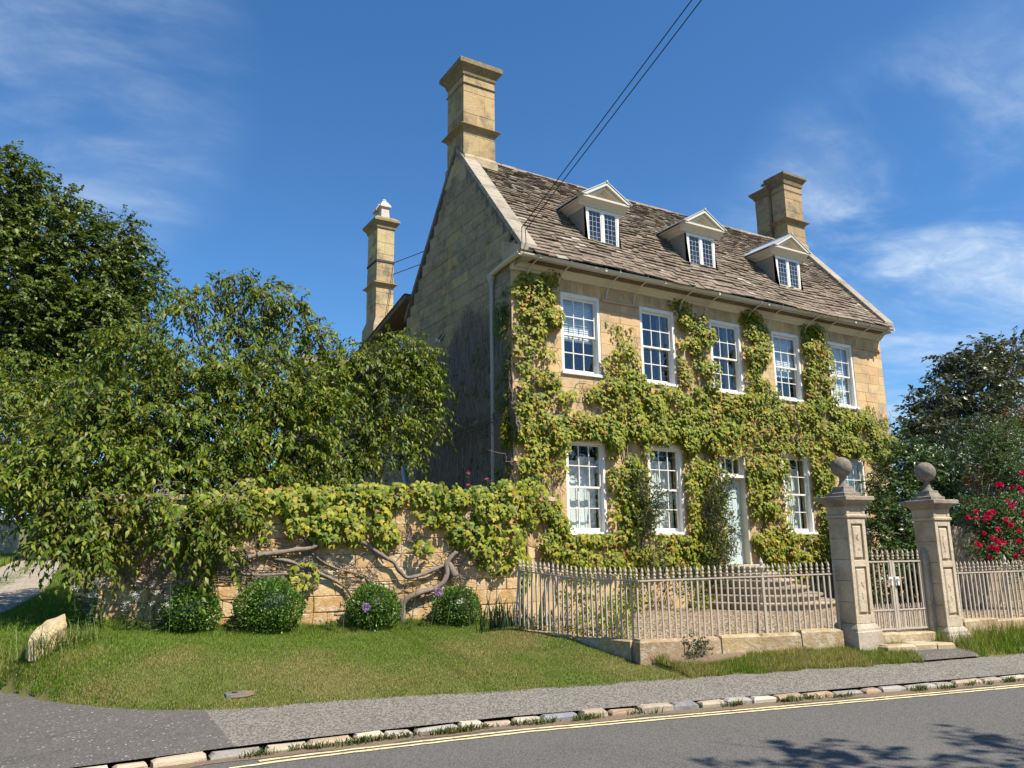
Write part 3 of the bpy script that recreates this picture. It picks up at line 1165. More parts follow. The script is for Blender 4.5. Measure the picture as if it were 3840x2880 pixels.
while x < HX1 - .9:
    w_ = rg.uniform(.34, .5)
    zz = RIDGE_Z + .03 - .05 * math.sin(math.pi * (x - HX0) / (HX1 - HX0)) + rg.uniform(-.008, .008)
    g = G()
    g.prism([(x, RIDGE_Y - .17, zz - .16), (x, RIDGE_Y - .02, zz + .045), (x, RIDGE_Y + .02, zz + .045), (x, RIDGE_Y + .17, zz - .16), (x, RIDGE_Y, zz - .02)], (w_ - .012, 0, 0), tone((.24, .19, .15), .2, rg))
    g.build('ridge_stone', m_tile, roof)
    x += w_
for gx, wd in ((HX0 - .03, .40), (HX1 - .36, .40)):          # stone copings on both gables
    for sgn in (-1, 1):
        n = 9
        for i in range(n):
            a, b = i / n, (i + 1) / n - .006
            g = G()
            y0, y1 = RIDGE_Y + sgn * (RIDGE_Y - EAVE_Y + .04) * (1 - a), RIDGE_Y + sgn * (RIDGE_Y - EAVE_Y + .04) * (1 - b)
            z0_, z1_ = EAVE_Z + .06 + (RIDGE_Z - EAVE_Z + .05) * a, EAVE_Z + .06 + (RIDGE_Z - EAVE_Z + .05) * b
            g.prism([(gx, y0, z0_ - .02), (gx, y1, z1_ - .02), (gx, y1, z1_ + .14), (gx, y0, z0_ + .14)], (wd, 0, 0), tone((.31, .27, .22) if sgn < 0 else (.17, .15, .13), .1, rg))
            g.build('coping_stone', m_tile, roof)
for gx in (HX0 - .02, HX1 - .36):                              # kneelers at the coping feet
    g = G()
    g.prism([(gx, FY + .35, 7.86), (gx, FY - .12, 7.86), (gx, FY - .40, 8.02), (gx, FY - .42, 8.10), (gx, FY + .35, 8.45)], (.37, 0, 0), (.46, .36, .23))
    g.build('kneeler', m_stone, roof)


def ring(x0, x1, y0, y1, prof, col=(1, 1, 1), g=None):
    """rectangular stack of offsets: prof = [(outset, z)]"""
    g = g or G()
    v = []
    for o_, z_ in prof:
        v += [(x0 - o_, y0 - o_, z_), (x1 + o_, y0 - o_, z_), (x1 + o_, y1 + o_, z_), (x0 - o_, y1 + o_, z_)]
    f = []
    for i in range(len(prof) - 1):
        for q in range(4):
            f.append((i * 4 + q, i * 4 + (q + 1) % 4, i * 4 + 4 + (q + 1) % 4, i * 4 + 4 + q))
    m_ = 4 * (len(prof) - 1)
    f += [(3, 2, 1, 0), (m_, m_ + 1, m_ + 2, m_ + 3)]
    g.add(v, f, col)
    return g


def stack(parent, x0, x1, y0, y1, z0, z1, m, base, bands, cap, hb=.42, seed=1, split=True):
    """courses of squared stones, band mouldings and a flared cap"""
    rs = random.Random(seed)
    z = z0
    while z < z1 - .01:
        h_ = rs.uniform(hb * .85, hb * 1.15)
        zt = z + h_ if z + h_ < z1 - .2 else z1
        o_ = rs.uniform(-.004, .004)
        if split:
            xs_ = x0 + (x1 - x0) * rs.uniform(.3, .7)
            for a, b in ((x0 - o_, xs_ - .002), (xs_ + .002, x1 + o_)):
                g = ring(a, b, y0 - o_, y1 + o_, [(-.005, z + .003), (0, z + .010), (0, zt - .010), (-.005, zt - .003)], tone(base, .15, rs))
                g.build('stone_block', m, parent)
        else:
            ring(x0 - o_, x1 + o_, y0 - o_, y1 + o_, [(-.005, z + .003), (0, z + .010), (0, zt - .010), (-.005, zt - .003)], tone(base, .15, rs)).build('stone_block', m, parent)
        z = zt
    for zb, w_, h_ in bands:
        ring(x0, x1, y0, y1, [(.004, zb - h_), (w_ * .35, zb - h_ * .55), (w_, zb - h_ * .1), (w_, zb), (.004, zb + h_ * .55)], tuple(q * .62 for q in base)).build('band', m, parent)
    ring(x0, x1, y0, y1, cap, tuple(q * .50 for q in base)).build('cap', m, parent)


CHC = (.40, .28, .135)
ch = empty('chimney', (0, 0, 0), house)
stack(ch, 8.47, 9.39, 16.28, 17.20, 11.0, 13.74, m_chim, CHC, [(12.30, .13, .14), (13.52, .035, .05)],
      [(.003, 13.72), (.03, 13.76), (.05, 13.86), (.15, 13.98), (.17, 14.00), (.17, 14.12), (.14, 14.15)], .56, 3)
ring(8.47, 9.39, 16.20, 17.28, [(.02, 10.9), (.02, 11.42), (-.03, 11.5)], (.42, .33, .2)).build('chimney_foot', m_chim, ch)
ch = empty('chimney', (0, 0, 0), house)
CHD = (.36, .25, .13)
stack(ch, 20.62, 21.48, 16.30, 16.86, 11.0, 13.62, m_chim, CHD, [(12.34, .14, .12), (13.42, .02, .05)],
      [(.003, 13.60), (.03, 13.64), (.05, 13.76), (.14, 13.88), (.155, 13.90), (.155, 13.98), (.13, 14.0)], .42, 9)
stack(ch, 20.50, 21.40, 16.92, 17.46, 11.2, 13.40, m_chim, tuple(q * .9 for q in CHD), [],
      [(.003, 13.38), (.03, 13.42), (.05, 13.48), (.13, 13.58), (.145, 13.60), (.145, 13.66), (.12, 13.68)], .42, 10)
ring(20.58, 21.52, 16.24, 17.5, [(.0, 10.8), (.0, 11.5), (-.05, 11.6)], (.40, .27, .13)).build('chimney_foot', m_chim, ch)
g = G()
g.lathe((20.78, 17.18, 13.66), [(.13, 0), (.12, .10), (.10, .22), (.10, .26)], 12, (.62, .58, .52))
g.lathe((20.78, 17.18, 13.97), [(.17, 0), (.17, .015), (.04, .06)], 12, (.5, .5, .5))
for q in range(4):
    g.tube([(20.78 + .09 * math.cos(q * 1.57), 17.18 + .09 * math.sin(q * 1.57), 13.9), (20.78 + .11 * math.cos(q * 1.57), 17.18 + .11 * math.sin(q * 1.57), 13.98)], .006, 4, (.4, .4, .4))
g.build('chimney_pot', m_pillar, ch)

# dormers
CAME_ME = None


def dormer(cx):
    Dm = empty('dormer', (cx, 0, 0), house)
    yf_ = 14.28
    z0, zt = 8.83, 9.78
    hw = .50
    rz_ = lambda y: EAVE_Z + (y - EAVE_Y) * math.tan(SLOPE)
    yr = lambda z: EAVE_Y + (z - EAVE_Z) / math.tan(SLOPE)
    for sg in (-1, 1):
        x = sg * (hw - .03)
        g = G()
        g.prism([(x, yf_ + .03, 8.7), (x, yf_ + .03, zt + .02), (x, yr(zt) + .06, zt + .02), (x, yr(8.7), 8.6)], (sg * .03, 0, 0))
        g.build('cheek', m_cheek, Dm)
    g = G()
    t = .065
    g.box((-hw, yf_, z0), (-hw + t, yf_ + .08, zt))
    g.box((hw - t, yf_, z0), (hw, yf_ + .08, zt))
    g.box((-.032, yf_, z0 + t), (.032, yf_ + .08, zt - t * .6))
    g.box((-hw + t, yf_, zt - t * .6), (hw - t, yf_ + .08, zt))
    g.box((-hw + t, yf_ - .01, z0), (hw - t, yf_ + .08, z0 + t))
    for sg in (-1, 1):
        a, b = (-hw + t, -.032) if sg < 0 else (.032, hw - t)
        s = .03
        g.box((a, yf_ + .012, z0 + t), (a + s, yf_ + .05, zt - t * .6))
        g.box((b - s, yf_ + .012, z0 + t), (b, yf_ + .05, zt - t * .6))
        g.box((a + s, yf_ + .012, z0 + t), (b - s, yf_ + .05, z0 + t + s))
        g.box((a + s, yf_ + .012, zt - t * .6 - s), (b - s, yf_ + .05, zt - t * .6))
    g.build('window_frame', m_white, Dm)
    gc = G()
    nx, nz = 3, 6
    for sg in (-1, 1):
        a, b = (-hw + t + .03, -.062) if sg < 0 else (.062, hw - t - .03)
        lo, hi = z0 + t + .03, zt - t * .6 - .03
        pw, ph = (b - a) / nx, (hi - lo) / nz
        for i in range(nx):
            for j in range(nz):
                p = link('pane', pane_mesh(pw - .008, ph - .008), Dm)
                p.location = (a + pw * (i + .5), yf_ + .030, lo + ph * (j + .5))
                p.rotation_euler = (R(rr.uniform(-1, 1)), 0, R(rr.uniform(-1, 1)))
        for i in range(1, nx):
            gc.box((a + pw * i - .005, yf_ + .026, lo), (a + pw * i + .005, yf_ + .036, hi))
        for j in range(1, nz):
            gc.box((a, yf_ + .024, lo + ph * j - .004), (b, yf_ + .038, lo + ph * j + .004))
    gc.build('lead_cames', m_came, Dm)
    G().box((-hw + .04, yf_ + .25, z0), (hw - .04, yf_ + .27, zt)).build('dark_sheet', m_dark, Dm)  # dark sheet stands in for the unlit loft behind the panes
    # entablature, raking cornices, tympanum
    g = G()
    pr = [(0, 9.782), (-.05, 9.79), (-.07, 9.84), (-.14, 9.88), (-.20, 9.93), (-.22, 9.935), (-.22, 9.985), (0, 9.985)]
    g.prism([(-.70, yf_ + .02 + a, b) for a, b in pr], (1.40, 0, 0))
    for sg in (-1, 1):
        q = [(0, 9.782), (.02, 9.79), (.05, 9.84), (.10, 9.88), (.16, 9.93), (.20, 9.94), (.20, 9.982), (0, 9.982)]
        g.prism([(sg * (hw + a + .002), yf_ + .022, b) for a, b in q], (0, yr(9.95) - yf_ + .10, 0))
    g.build('cornice', m_cream, Dm)
    g = G()
    ax, az = .74, 10.42
    ez = 9.985
    for sg in (-1, 1):
        for k_, (off, w_, dep) in enumerate(((0, .06, .24), (.06, .06, .18), (.12, .04, .10))):
            sl = (az - ez) / ax
            c_ = math.hypot(1, sl)
            p = lambda X, o_: (sg * X, yf_ + .02 - dep, az - sl * X - o_ * c_)
            hi, lo = off, off + w_
            xe = lambda o_: max(0.02, (az - o_ * c_ - ez) / sl)
            g.prism([p(0, hi), p(xe(hi), hi), p(xe(lo), lo), p(0, lo)], (0, dep, 0))
    g.build('raking_cornice', m_cream, Dm)
    g = G()
    g.prism([(-.55, yf_ - .01, ez + .002), (.55, yf_ - .01, ez + .002), (0, yf_ - .01, 10.30)], (0, .03, 0))
    for sc_ in (.42, .30, .17):
        y_ = yf_ - .01 - (.44 - sc_) * .07
        g.prism([(-sc_, y_ - .012, ez + .02), (sc_, y_ - .012, ez + .02), (0, y_ - .012, ez + .02 + sc_ * .56)], (0, .011, 0))
    g.build('tympanum', m_tymp, Dm)
    for sg in (-1, 1):
        g = G()
        sl = (az - ez) / ax
        P = lambda X, y, o_=.0: (sg * X, y, az + .012 - sl * X + o_)
        v = [P(0, yf_ - .235), P(.775, yf_ - .235), P(.775, yr(ez) + .02), P(0, yr(az) + .10)]
        v += [(a, b, c + .024) for a, b, c in v]
        g.add(v, [(0, 1, 2, 3), (4, 7, 6, 5), (0, 4, 5, 1), (1, 5, 6, 2), (2, 6, 7, 3), (3, 7, 4, 0)])
        g.build('lead_roof', m_lead, Dm)
    g = G()
    g.tube([(0, yf_ - .25, az + .035), (0, yr(az) + .06, az + .035)], .026, 8)
    g.build('lead_roll', m_lead, Dm)
    g = G()
    zs = lambda y: rz_(y) + .065
    g.add([(-.60, yf_ - .22, zs(yf_ - .22)), (.60, yf_ - .22, zs(yf_ - .22)), (.56, yf_ + .0, z0 + .02), (-.56, yf_ + .0, z0 + .02)], [(0, 1, 2, 3)])
    g.box((-hw - .04, yf_ - .05, z0 - .012), (hw + .04, yf_ + .01, z0 + .0))
    g.build('lead_apron', m_lead, Dm)


m_cheek = mat_plain('dormer_cheek', (.29, .25, .19), .75, .2, .15, .2)
m_tymp = mat_plain('tympanum_paint', (.55, .46, .31), .5, .3, .05)
for cx in DORM:
    dormer(cx)

# ------------------------------------------------------------------ rear wing with its own tall chimney
wing = empty('rear_wing', (9, 19, .3))
wing.matrix_world = Matrix.Translation((0, 0, 0))
tag(wing, 'lower rear wing with a slender tall chimney, half hidden by the cherry tree', 'house wing')
g = G()
g.box((HX0 + .03, HB + .004, .1), (14.0, 24.3, 7.55), (.30, .25, .17))
g.box((7.75, 24.31, .1), (14.0, 30.0, 6.9), (.50, .36, .17))
g.build('wall', m_stone, wing)
pieces = []
z = .4
while z < 7.5:
    y = HB + .01
    while y < 24.25:
        w_ = rr.uniform(.4, .8)
        w_ = min(w_, 24.29 - y)
        pieces.append(frustum((HX0 + .04, y + w_ - .003, z + .003), (0, -w_ + .006, 0), (0, 0, .29), (-.03, 0, 0), .006, .1, tone((.27, .22, .15), .15, rr), rr))
        y += w_
    z += .295
lay('stone_block', pieces, m_gable, wing, 60)
g = G()
g.prism([(HX0 - .2, HB + .02, 8.50), (HX0 - .2, 24.4, 7.42), (HX0 - .2, 24.4, 7.55), (HX0 - .2, HB + .02, 8.62)], (6, 0, 0), (.15, .12, .1))
g.prism([(7.5, 24.45, 6.85), (7.5, 27.2, 8.6), (7.5, 30.2, 6.85)], (6.5, 0, 0), (.17, .14, .11))
g.build('roof', m_tile, wing)
pieces = []
for i in range(34):
    y0 = 24.35 - i * .145
    x = HX0 - .24
    while x < 12:
        w_ = rr.uniform(.18, .4)
        zz = 8.62 - (y0 - HB) * .2225
        pieces.append(([(x, y0, zz + .015), (x + w_ - .006, y0, zz + .015), (x + w_ - .006, y0 - .25, zz + .062), (x, y0 - .25, zz + .062), (x, y0, zz + .045), (x + w_ - .006, y0, zz + .045), (x + w_ - .006, y0 - .25, zz + .07), (x, y0 - .25, zz + .07)],
                       [(0, 3, 2, 1), (4, 5, 6, 7), (0, 1, 5, 4), (1, 2, 6, 5), (3, 0, 4, 7)], tone((.2, .16, .125), .2, rr)))
        x += w_
g = G()
for p in pieces:
    g.add(*p)
g.build('roof_slates', m_tile, wing, kind='stuff')
ch = empty('chimney', (0, 0, 0), wing)
CHE = (.50, .38, .195)
stack(ch, 8.43, 9.0, 22.07, 22.89, 8.70, 11.66, m_chim, CHE, [(9.84, .11, .10)],
      [(.003, 11.64), (.03, 11.68), (.05, 11.76), (.13, 11.86), (.145, 11.88), (.145, 11.95), (.02, 12.06)], .40, 15)
ring(8.43, 9.0, 22.07, 22.89, [(.09, .2), (.09, 8.45), (.0, 8.72)], (.36, .28, .17)).build('chimney_foot', m_stone, ch)
for yy in (22.28, 22.68):
    ring(8.56, 8.86, yy - .15, yy + .15, [(0, 12.0), (-.03, 12.42), (.03, 12.44), (.03, 12.48), (-.05, 12.62), (-.10, 12.68)], (.62, .52, .44)).build('chimney_pot', m_pillar, ch)
    g = G()
    g.lathe((8.71, yy, 12.64), [(.07, 0), (.08, .06), (.05, .10)], 10)
    g.build('pot_guard', m_lead, ch)
ring(8.43, 9.0, 22.07, 22.89, [(.008, 10.53), (.016, 10.54), (.016, 10.61), (.008, 10.62)]).build('strap', m_strap, ch)
for zz in (10.575, 10.20):
    G().tube([(8.98, 22.10, zz), (9.9, 19.0, zz - .02), (10.6, RIDGE_Y + (RIDGE_Z - zz) / math.tan(SLOPE) - .1, zz - .03)], .013, 5).build('tie_rod', m_strap, ch)
for (yy, zz, w_, h_, nx, nz) in ((20.3, 6.95, .62, .95, 3, 4), (22.0 + 1.2, 3.9, .6, 1.5, 3, 5)):
    W = empty('window', (0, 0, 0), wing)
    g = G()
    xf = HX0 - .005
    g.box((xf - .02, yy - w_ / 2 - .05, zz - h_ / 2 - .05), (xf + .03, yy - w_ / 2, zz + h_ / 2 + .05))
    g.box((xf - .02, yy + w_ / 2, zz - h_ / 2 - .05), (xf + .03, yy + w_ / 2 + .05, zz + h_ / 2 + .05))
    g.box((xf - .02, yy - w_ / 2, zz - h_ / 2 - .05), (xf + .03, yy + w_ / 2, zz - h_ / 2))
    g.box((xf - .02, yy - w_ / 2, zz + h_ / 2), (xf + .03, yy + w_ / 2, zz + h_ / 2 + .05))
    for q in range(1, nx):
        g.box((xf - .012, yy - w_ / 2 + w_ * q / nx - .012, zz - h_ / 2), (xf + .02, yy - w_ / 2 + w_ * q / nx + .012, zz + h_ / 2))
    for q in range(1, nz):
        g.box((xf - .010, yy - w_ / 2, zz - h_ / 2 + h_ * q / nz - .012), (xf + .018, yy + w_ / 2, zz - h_ / 2 + h_ * q / nz + .012))
    g.build('frame', m_white, W)
    G().box((xf + .004, yy - w_ / 2, zz - h_ / 2), (xf + .008, yy + w_ / 2, zz + h_ / 2)).build('pane', m_glass, W)
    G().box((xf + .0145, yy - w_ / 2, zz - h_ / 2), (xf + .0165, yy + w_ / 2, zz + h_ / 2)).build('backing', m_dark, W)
# small casement under a hood, and the cranked pipe beside it, on the shaded side of the house
W = empty('window', (0, 0, 0), wing)
g = G()
for q in range(3):
    y0 = 19.75 + q * .42
    g.box((HX0 - .03, y0, 2.2), (HX0 - .0, y0 + .06, 3.02))
    g.box((HX0 - .03, y0 + .36, 2.2), (HX0 - .0, y0 + .42, 3.02))
    g.box((HX0 - .03, y0 + .06, 2.96), (HX0 - .0, y0 + .36, 3.02))
    g.box((HX0 - .025, y0 + .19, 2.2), (HX0 - .005, y0 + .23, 2.96))
g.build('frame', m_cream, W)
G().box((HX0 - .008, 19.76, 2.2), (HX0 - .004, 21.0, 2.97)).build('pane', m_glass, W)
G().box((HX0 - .14, 19.55, 3.05), (HX0 - .0, 21.2, 3.11)).build('hood', m_lead, W)
g = G()
g.tube([(HX0 - .07, 19.62, 7.4), (HX0 - .07, 19.62, 3.75), (HX0 - .09, 19.5, 3.55), (HX0 - .09, 19.42, 3.4), (HX0 - .09, 19.40, .6)], .05, 8)
g.build('downpipe', m_lead, wing)

# ------------------------------------------------------------------ garden wall beside the lawn
WA = R(-3)
WD = Vector((math.cos(WA), math.sin(WA), 0))
WNV = Vector((math.sin(WA), -math.cos(WA), 0))         # outwards, towards the lawn
W0 = Vector((7.7, 12.6, 0))


def wp(X, z, out=0.0):
    """point of the garden wall's face above the place X"""
    t = (X - W0.x) / WD.x
    return W0 + WD * t + Vector((0, 0, z)) + WNV * out


WX0, WX1 = .87, 7.70
gw = empty('garden_wall', (0, 0, 0))
tag(gw, 'long orange stone garden wall behind the lawn, half covered by creeper', 'wall')
top = lambda X: 2.44 + .014 * (X - WX0)
g = G()
o = wp(WX0 + .02, .1, -.02)
g.obox(o, WD * (WX1 - WX0 - .03), -WNV * .42, Vector((0, 0, 2.32)), (.32, .25, .16))
o = wp(WX1 - .02, .1, -.02)
rd = Vector((HX0 - .0, FY + .2, 0)) - Vector((o.x, o.y, 0))
rn = Vector((-rd.y, rd.x, 0)).normalized()
g.obox(o, rd, rn * .38, Vector((0, 0, 2.42)), (.42, .31, .17))
g.build('wall_core', m_wallst, gw)
rr = random.Random(31)
z = .25
pieces = []
while z < 2.42:
    hh = rr.uniform(.20, .265)
    x = WX0 + rr.uniform(-.02, .02)
    while x < WX1 - .02:
        w_ = rr.uniform(.30, .92)
        if x + w_ > WX1 - .2:
            w_ = WX1 - x
        zt = min(z + hh, top(x + w_ / 2))
        c = rr.choice([(.52, .345, .155), (.55, .385, .19), (.57, .42, .24), (.49, .305, .125), (.54, .37, .175)])
        pieces.append(frustum(wp(x + .003, z + .003, -.03), WD * (w_ - .006), Vector((0, 0, zt - z - .006)), WNV * .032, .012, .35, tone(c, .12, rr), rr))
        x += w_
    z += hh
lay('stone_block', pieces, m_wallst, gw, 300)
x = WX0 - .05
while x < WX1:
    w_ = rr.uniform(.5, .85)
    g = G()
    g.obox(wp(x, top(x) + .005, .07), WD * (w_ - .008), -WNV * .56, Vector((0, 0, .085)), tone((.36, .27, .16), .15, rr))
    g.build('coping_stone', m_wallst, gw, bevel=.012)
    x += w_

# ------------------------------------------------------------------ curved steps up to the door
st = empty('curved_steps', (0, 0, 0))
tag(st, 'worn semicircular stone steps rising from the gravel to the front door', 'steps')
SCX, SCY = 14.81, 14.0
rs = random.Random(8)
for k_, r_ in enumerate((.80, 1.03, 1.37, 1.72, 2.03, 2.35)):
    zt = 1.20 - .15 * k_
    a = math.pi + .02
    while a < 2 * math.pi - .03:
        da = rs.uniform(.30, .62) * 1.5 / r_
        b = min(a + da, 2 * math.pi - .02)
        g = G()
        ns = 4
        rj = r_ + rs.uniform(-.012, .012)
        zj = zt + rs.uniform(-.006, .006)
        pr = [(max(.02, rj - .55), zj - .002), (rj - .012, zj), (rj, zj - .015), (rj - .003, zj - .04), (rj - .065, zj - .048), (rj - .075, zt - .152), (max(.02, rj - .55), zt - .152)]
        col = tone(rs.choice([(.34, .265, .18), (.40, .32, .22), (.28, .22, .15)]), .12, rs)
        m_ = len(pr)
        v, f = [], []
        for q in range(ns + 1):
            th = a + (b - a - .006) * q / ns
            for (r2, z2) in pr:
                v.append((SCX + r2 * math.cos(th) * .74, SCY + r2 * math.sin(th), z2 + rs.uniform(-.003, .003)))
        for q in range(ns):
            for w_ in range(m_):
                f.append((q * m_ + w_, q * m_ + (w_ + 1) % m_, (q + 1) * m_ + (w_ + 1) % m_, (q + 1) * m_ + w_))
        f += [tuple(range(m_))[::-1], tuple(range(ns * m_, (ns + 1) * m_))]
        g.add(v, f, col)
        g.build('step_stone', m_step, st)
        a = b
g = G()
g.box((DOOR[0] - .12, FY - .30, 1.15), (DOOR[1] + .12, FY + .2, 1.232), (.42, .36, .28))
g.build('threshold', m_step, st, bevel=.015)

# ------------------------------------------------------------------ gate pillars, gate, railings
PA = R(-5)
PE, PN = Vector((math.cos(PA), math.sin(PA), 0)), Vector((-math.sin(PA), math.cos(PA), 0))
PW = .345


def pillar(centre, zb, dz, label, seed):
    rs = random.Random(seed)
    c = Vector(centre)
    p = empty('gate_pillar', (c.x, c.y, dz), None, PA + R(rs.uniform(-.6, .6)))
    p.rotation_euler.x = R(.4 if seed == 1 else -.3)
    tag(p, label, 'gate pillar', 'ball topped gate pillars')
    h = PW / 2
    C0 = (.50, .40, .275)
    g = ring(-h, h, -h, h, [(.062, zb - .3), (.062, zb + .17), (.048, zb + .185), (.044, zb + .215), (.012, zb + .265), (.0, zb + .275)], tone((.40, .35, .28), .05, rs))
    g.build('pillar_base', m_pillar, p)
    z = zb + .277
    zt = 2.03
    n = 5
    for i in range(n):
        za, zb_ = z + (zt - z) * i / n, z + (zt - z) * (i + 1) / n
        cuts = [-h, rs.uniform(-.06, .07), h] if i % 2 else [-h, h]
        for a, b in zip(cuts, cuts[1:]):
            g = ring(a + .002, b - .002, -h + .03, h, [(-.004, za + .002), (0, za + .007), (0, zb_ - .007), (-.004, zb_ - .002)], tone(C0, .10, rs))
            g.build('stone_block', m_pillar, p)
    # front face: two sunk panels with raised fields inside a moulded border
    fr = -h + .028
    cf = tone((.53, .44, .315), .05, rs)
    zu0, zu1, zl0, zl1 = 1.45, 1.95, .70 + (zb - .3) * .5, 1.36
    g = G()
    for a, b in ((-h + .001, -h + .062), (h - .062, h - .001)):
        g.box((a, fr - .030, z + .001), (b, fr, zt - .001), cf)
    for lo, hi in ((z + .001, zl0), (zl1, zu0), (zu1, zt - .001)):
        g.box((-h + .062, fr - .030, lo), (h - .062, fr, hi), cf)
    g.build('panel_frame', m_pillar, p, bevel=.005)
    for lo, hi in ((zl0, zl1), (zu0, zu1)):
        g = G()
        g.add(*frustum((-h + .088, fr, lo + .03), (2 * h - .176, 0, 0), (0, 0, hi - lo - .06), (0, -.024, 0), .012, 0, cf, rs))
        for q in range(4):
            a = rs.uniform(-.045, .015)
            b = rs.uniform(lo + .1, hi - .14)
            g.add(*frustum((a, fr - .020, b), (rs.uniform(.02, .045), 0, 0), (0, 0, rs.uniform(.05, .1)), (0, -.012, 0), .012, 0, cf, rs))
        g.build('panel', m_pillar, p)
    g = ring(-h, h, -h, h, [(0, 2.03), (.022, 2.04), (.026, 2.065), (.012, 2.08), (0, 2.085), (0, 2.195)], C0)
    g.build('frieze', m_pillar, p)
    g = G()
    for a in (-h - .007, h - .05):
        for b in (-h - .007, h - .05):
            g.box((a, b, 2.086), (a + .057, b + .057, 2.194), tone(C0, .06, rs))
    g.build('corner_block', m_pillar, p)
    g = ring(-h, h, -h, h, [(.002, 2.19), (.02, 2.20), (.03, 2.225), (.075, 2.262), (.085, 2.268), (.105, 2.272), (.11, 2.28), (.11, 2.325), (.10, 2.335)], (.30, .25, .19))
    g.build('cap', m_cap, p, bevel=.004)
    g = ring(-.158, .158, -.158, .158, [(.0, 2.333), (.0, 2.385), (-.025, 2.392), (-.05, 2.44), (-.055, 2.445), (-.055, 2.475), (-.07, 2.48)], (.21, .185, .15))
    g.build('pedestal', m_cap, p, bevel=.006)
    g = G()
    g.lathe((0, 0, 2.47), [(.09, 0), (.075, .02), (.052, .06), (.044, .10), (.042, .13), (.054, .155)], 16, (.21, .185, .15))
    g.build('neck', m_cap, p, smooth=True)
    g = G()
    rb = .148
    v, f = [], []
    nu, nv = 28, 18
    prof = [(max(.002, rb * math.sin(math.pi * q / nv)), -rb * math.cos(math.pi * q / nv)) for q in range(nv + 1)]
    g.lathe((0, 0, 2.762), prof, nu, (.215, .19, .155))
    for i, q in enumerate(g.v):
        d_ = 1 + .012 * mnoise.noise((q[0] * 9, q[1] * 9, q[2] * 9 + seed))
        g.v[i] = (q[0] * d_, q[1] * d_, 2.762 + (q[2] - 2.762) * d_)
    g.build('ball', m_cap, p, smooth=True)
    return p


PC1, PC2 = (9.98, 7.36, 0), (11.53, 7.02, 0)
pillar(PC1, .32, 0, 'ball topped stone gate pillar where the long railing with the steps behind it ends', 1)
p2 = pillar(PC2, .25, -.04, 'ball topped stone gate pillar beside the red roses, with a narrow stone buttress on its side', 2)
g = G()                                                        # buttress stone on the gate side of the second pillar
h = PW / 2
g.add([(-h - .09, -.02, .25), (-h, -.02, .25), (-h, .15, .25), (-h - .09, .15, .25), (-h - .08, -.01, 1.50), (-h, -.01, 1.56), (-h, .14, 1.56), (-h - .08, .14, 1.50), (-h - .02, .06, 1.66)],
      [(3, 2, 1, 0), (0, 1, 5, 4), (1, 2, 6, 5), (2, 3, 7, 6), (3, 0, 4, 7), (4, 5, 8), (5, 6, 8), (6, 7, 8), (7, 4, 8)], (.40, .34, .26))
g.build('buttress', m_pillar, p2, bevel=.01)

BAR_PROF = [(.011, 0), (.019, .012), (.019, .026), (.012, .032), (.012, .044), (.021, .052), (.021, .066), (.013, .074), (.012, .084), (.0185, .100), (.018, .116), (.007, .146), (.002, .158)]


def bar_mesh(name, length, half=.0105, fin=1.0):
    g = G()
    g.box((-half, -half, -length), (half, half, 0))
    g.lathe((0, 0, 0.012), [(r_ * fin, z_ * fin) for r_, z_ in BAR_PROF], 7)
    return g.mesh(name, m_iron)


BAR = bar_mesh('bar', .80)


def post_mesh(length):
    g = G()
    g.box((-.017, -.017, -length), (.017, .017, .02))
    g.lathe((0, 0, .02), [(.018, 0), (.018, .03), (.03, .05), (.042, .085), (.046, .10), (.02, .112), (.015, .125), (.026, .15), (.027, .17), (.010, .215), (.002, .24)], 10)
    return g.mesh('post', m_iron)


POST = post_mesh(.82)


def railing(label, path, spacing, posts, n0=0, wob=.006, seed=1):
    """path: (x, y, rail z); bars at equal steps, posts at some of them with a stay behind"""
    F = empty('iron_railing', (0, 0, 0))
    tag(F, label, 'railing')
    rs = random.Random(seed)
    P = [Vector(p) for p in path]
    for a, b in zip(P, P[1:]):
        g = G()
        d_ = (b - a)
        nn = Vector((-d_.y, d_.x, 0)).normalized()
        L = d_.length
        parts = max(1, round(L / 1.1))
        for q in range(parts):
            oo = a + d_ * (q / parts) + Vector((0, 0, rs.uniform(-.004, .004)))
            g.obox(oo - nn * .019 - Vector((0, 0, .008)), d_ / parts - d_.normalized() * .003, nn * .038, Vector((0, 0, .017)))
        g.build('rail', m_iron, F)
    tot = sum((b - a).length for a, b in zip(P, P[1:]))
    s, i = spacing * .4, 0
    while s < tot:
        r_, k_ = s, 0
        while r_ > (P[k_ + 1] - P[k_]).length and k_ < len(P) - 2:
            r_ -= (P[k_ + 1] - P[k_]).length
            k_ += 1
        d_ = (P[k_ + 1] - P[k_])
        q = P[k_] + d_.normalized() * r_
        is_post = any(abs(s - t_) < spacing * .5 for t_ in posts)
        o = link('post' if is_post else 'bar', POST if is_post else BAR, F)
        o.location = (q.x, q.y, q.z + .004 * rs.uniform(-1, 1))
        o.rotation_euler = (R(rs.uniform(-.9, .9)), R(rs.uniform(-.9, .9)), math.atan2(d_.y, d_.x) + R(rs.uniform(-6, 6)))
        if is_post:
            nn = Vector((-d_.y, d_.x, 0)).normalized()
            if nn.x < 0 and abs(d_.y) > abs(d_.x):
                nn = -nn
            g = G()
            b0 = q - Vector((0, 0, .10))
            g.tube([b0, b0 + nn * .10 - Vector((0, 0, .22)), b0 + nn * .19 - Vector((0, 0, .45)), b0 + nn * .22 - Vector((0, 0, .66))], .013, 6)
            g.tube([q - Vector((0, 0, .72)), q - Vector((0, 0, .72)) + nn * .23], .011, 6)
            g.build('stay', m_iron, F)
        s += spacing * rs.uniform(.93, 1.07)
        i += 1
    return F


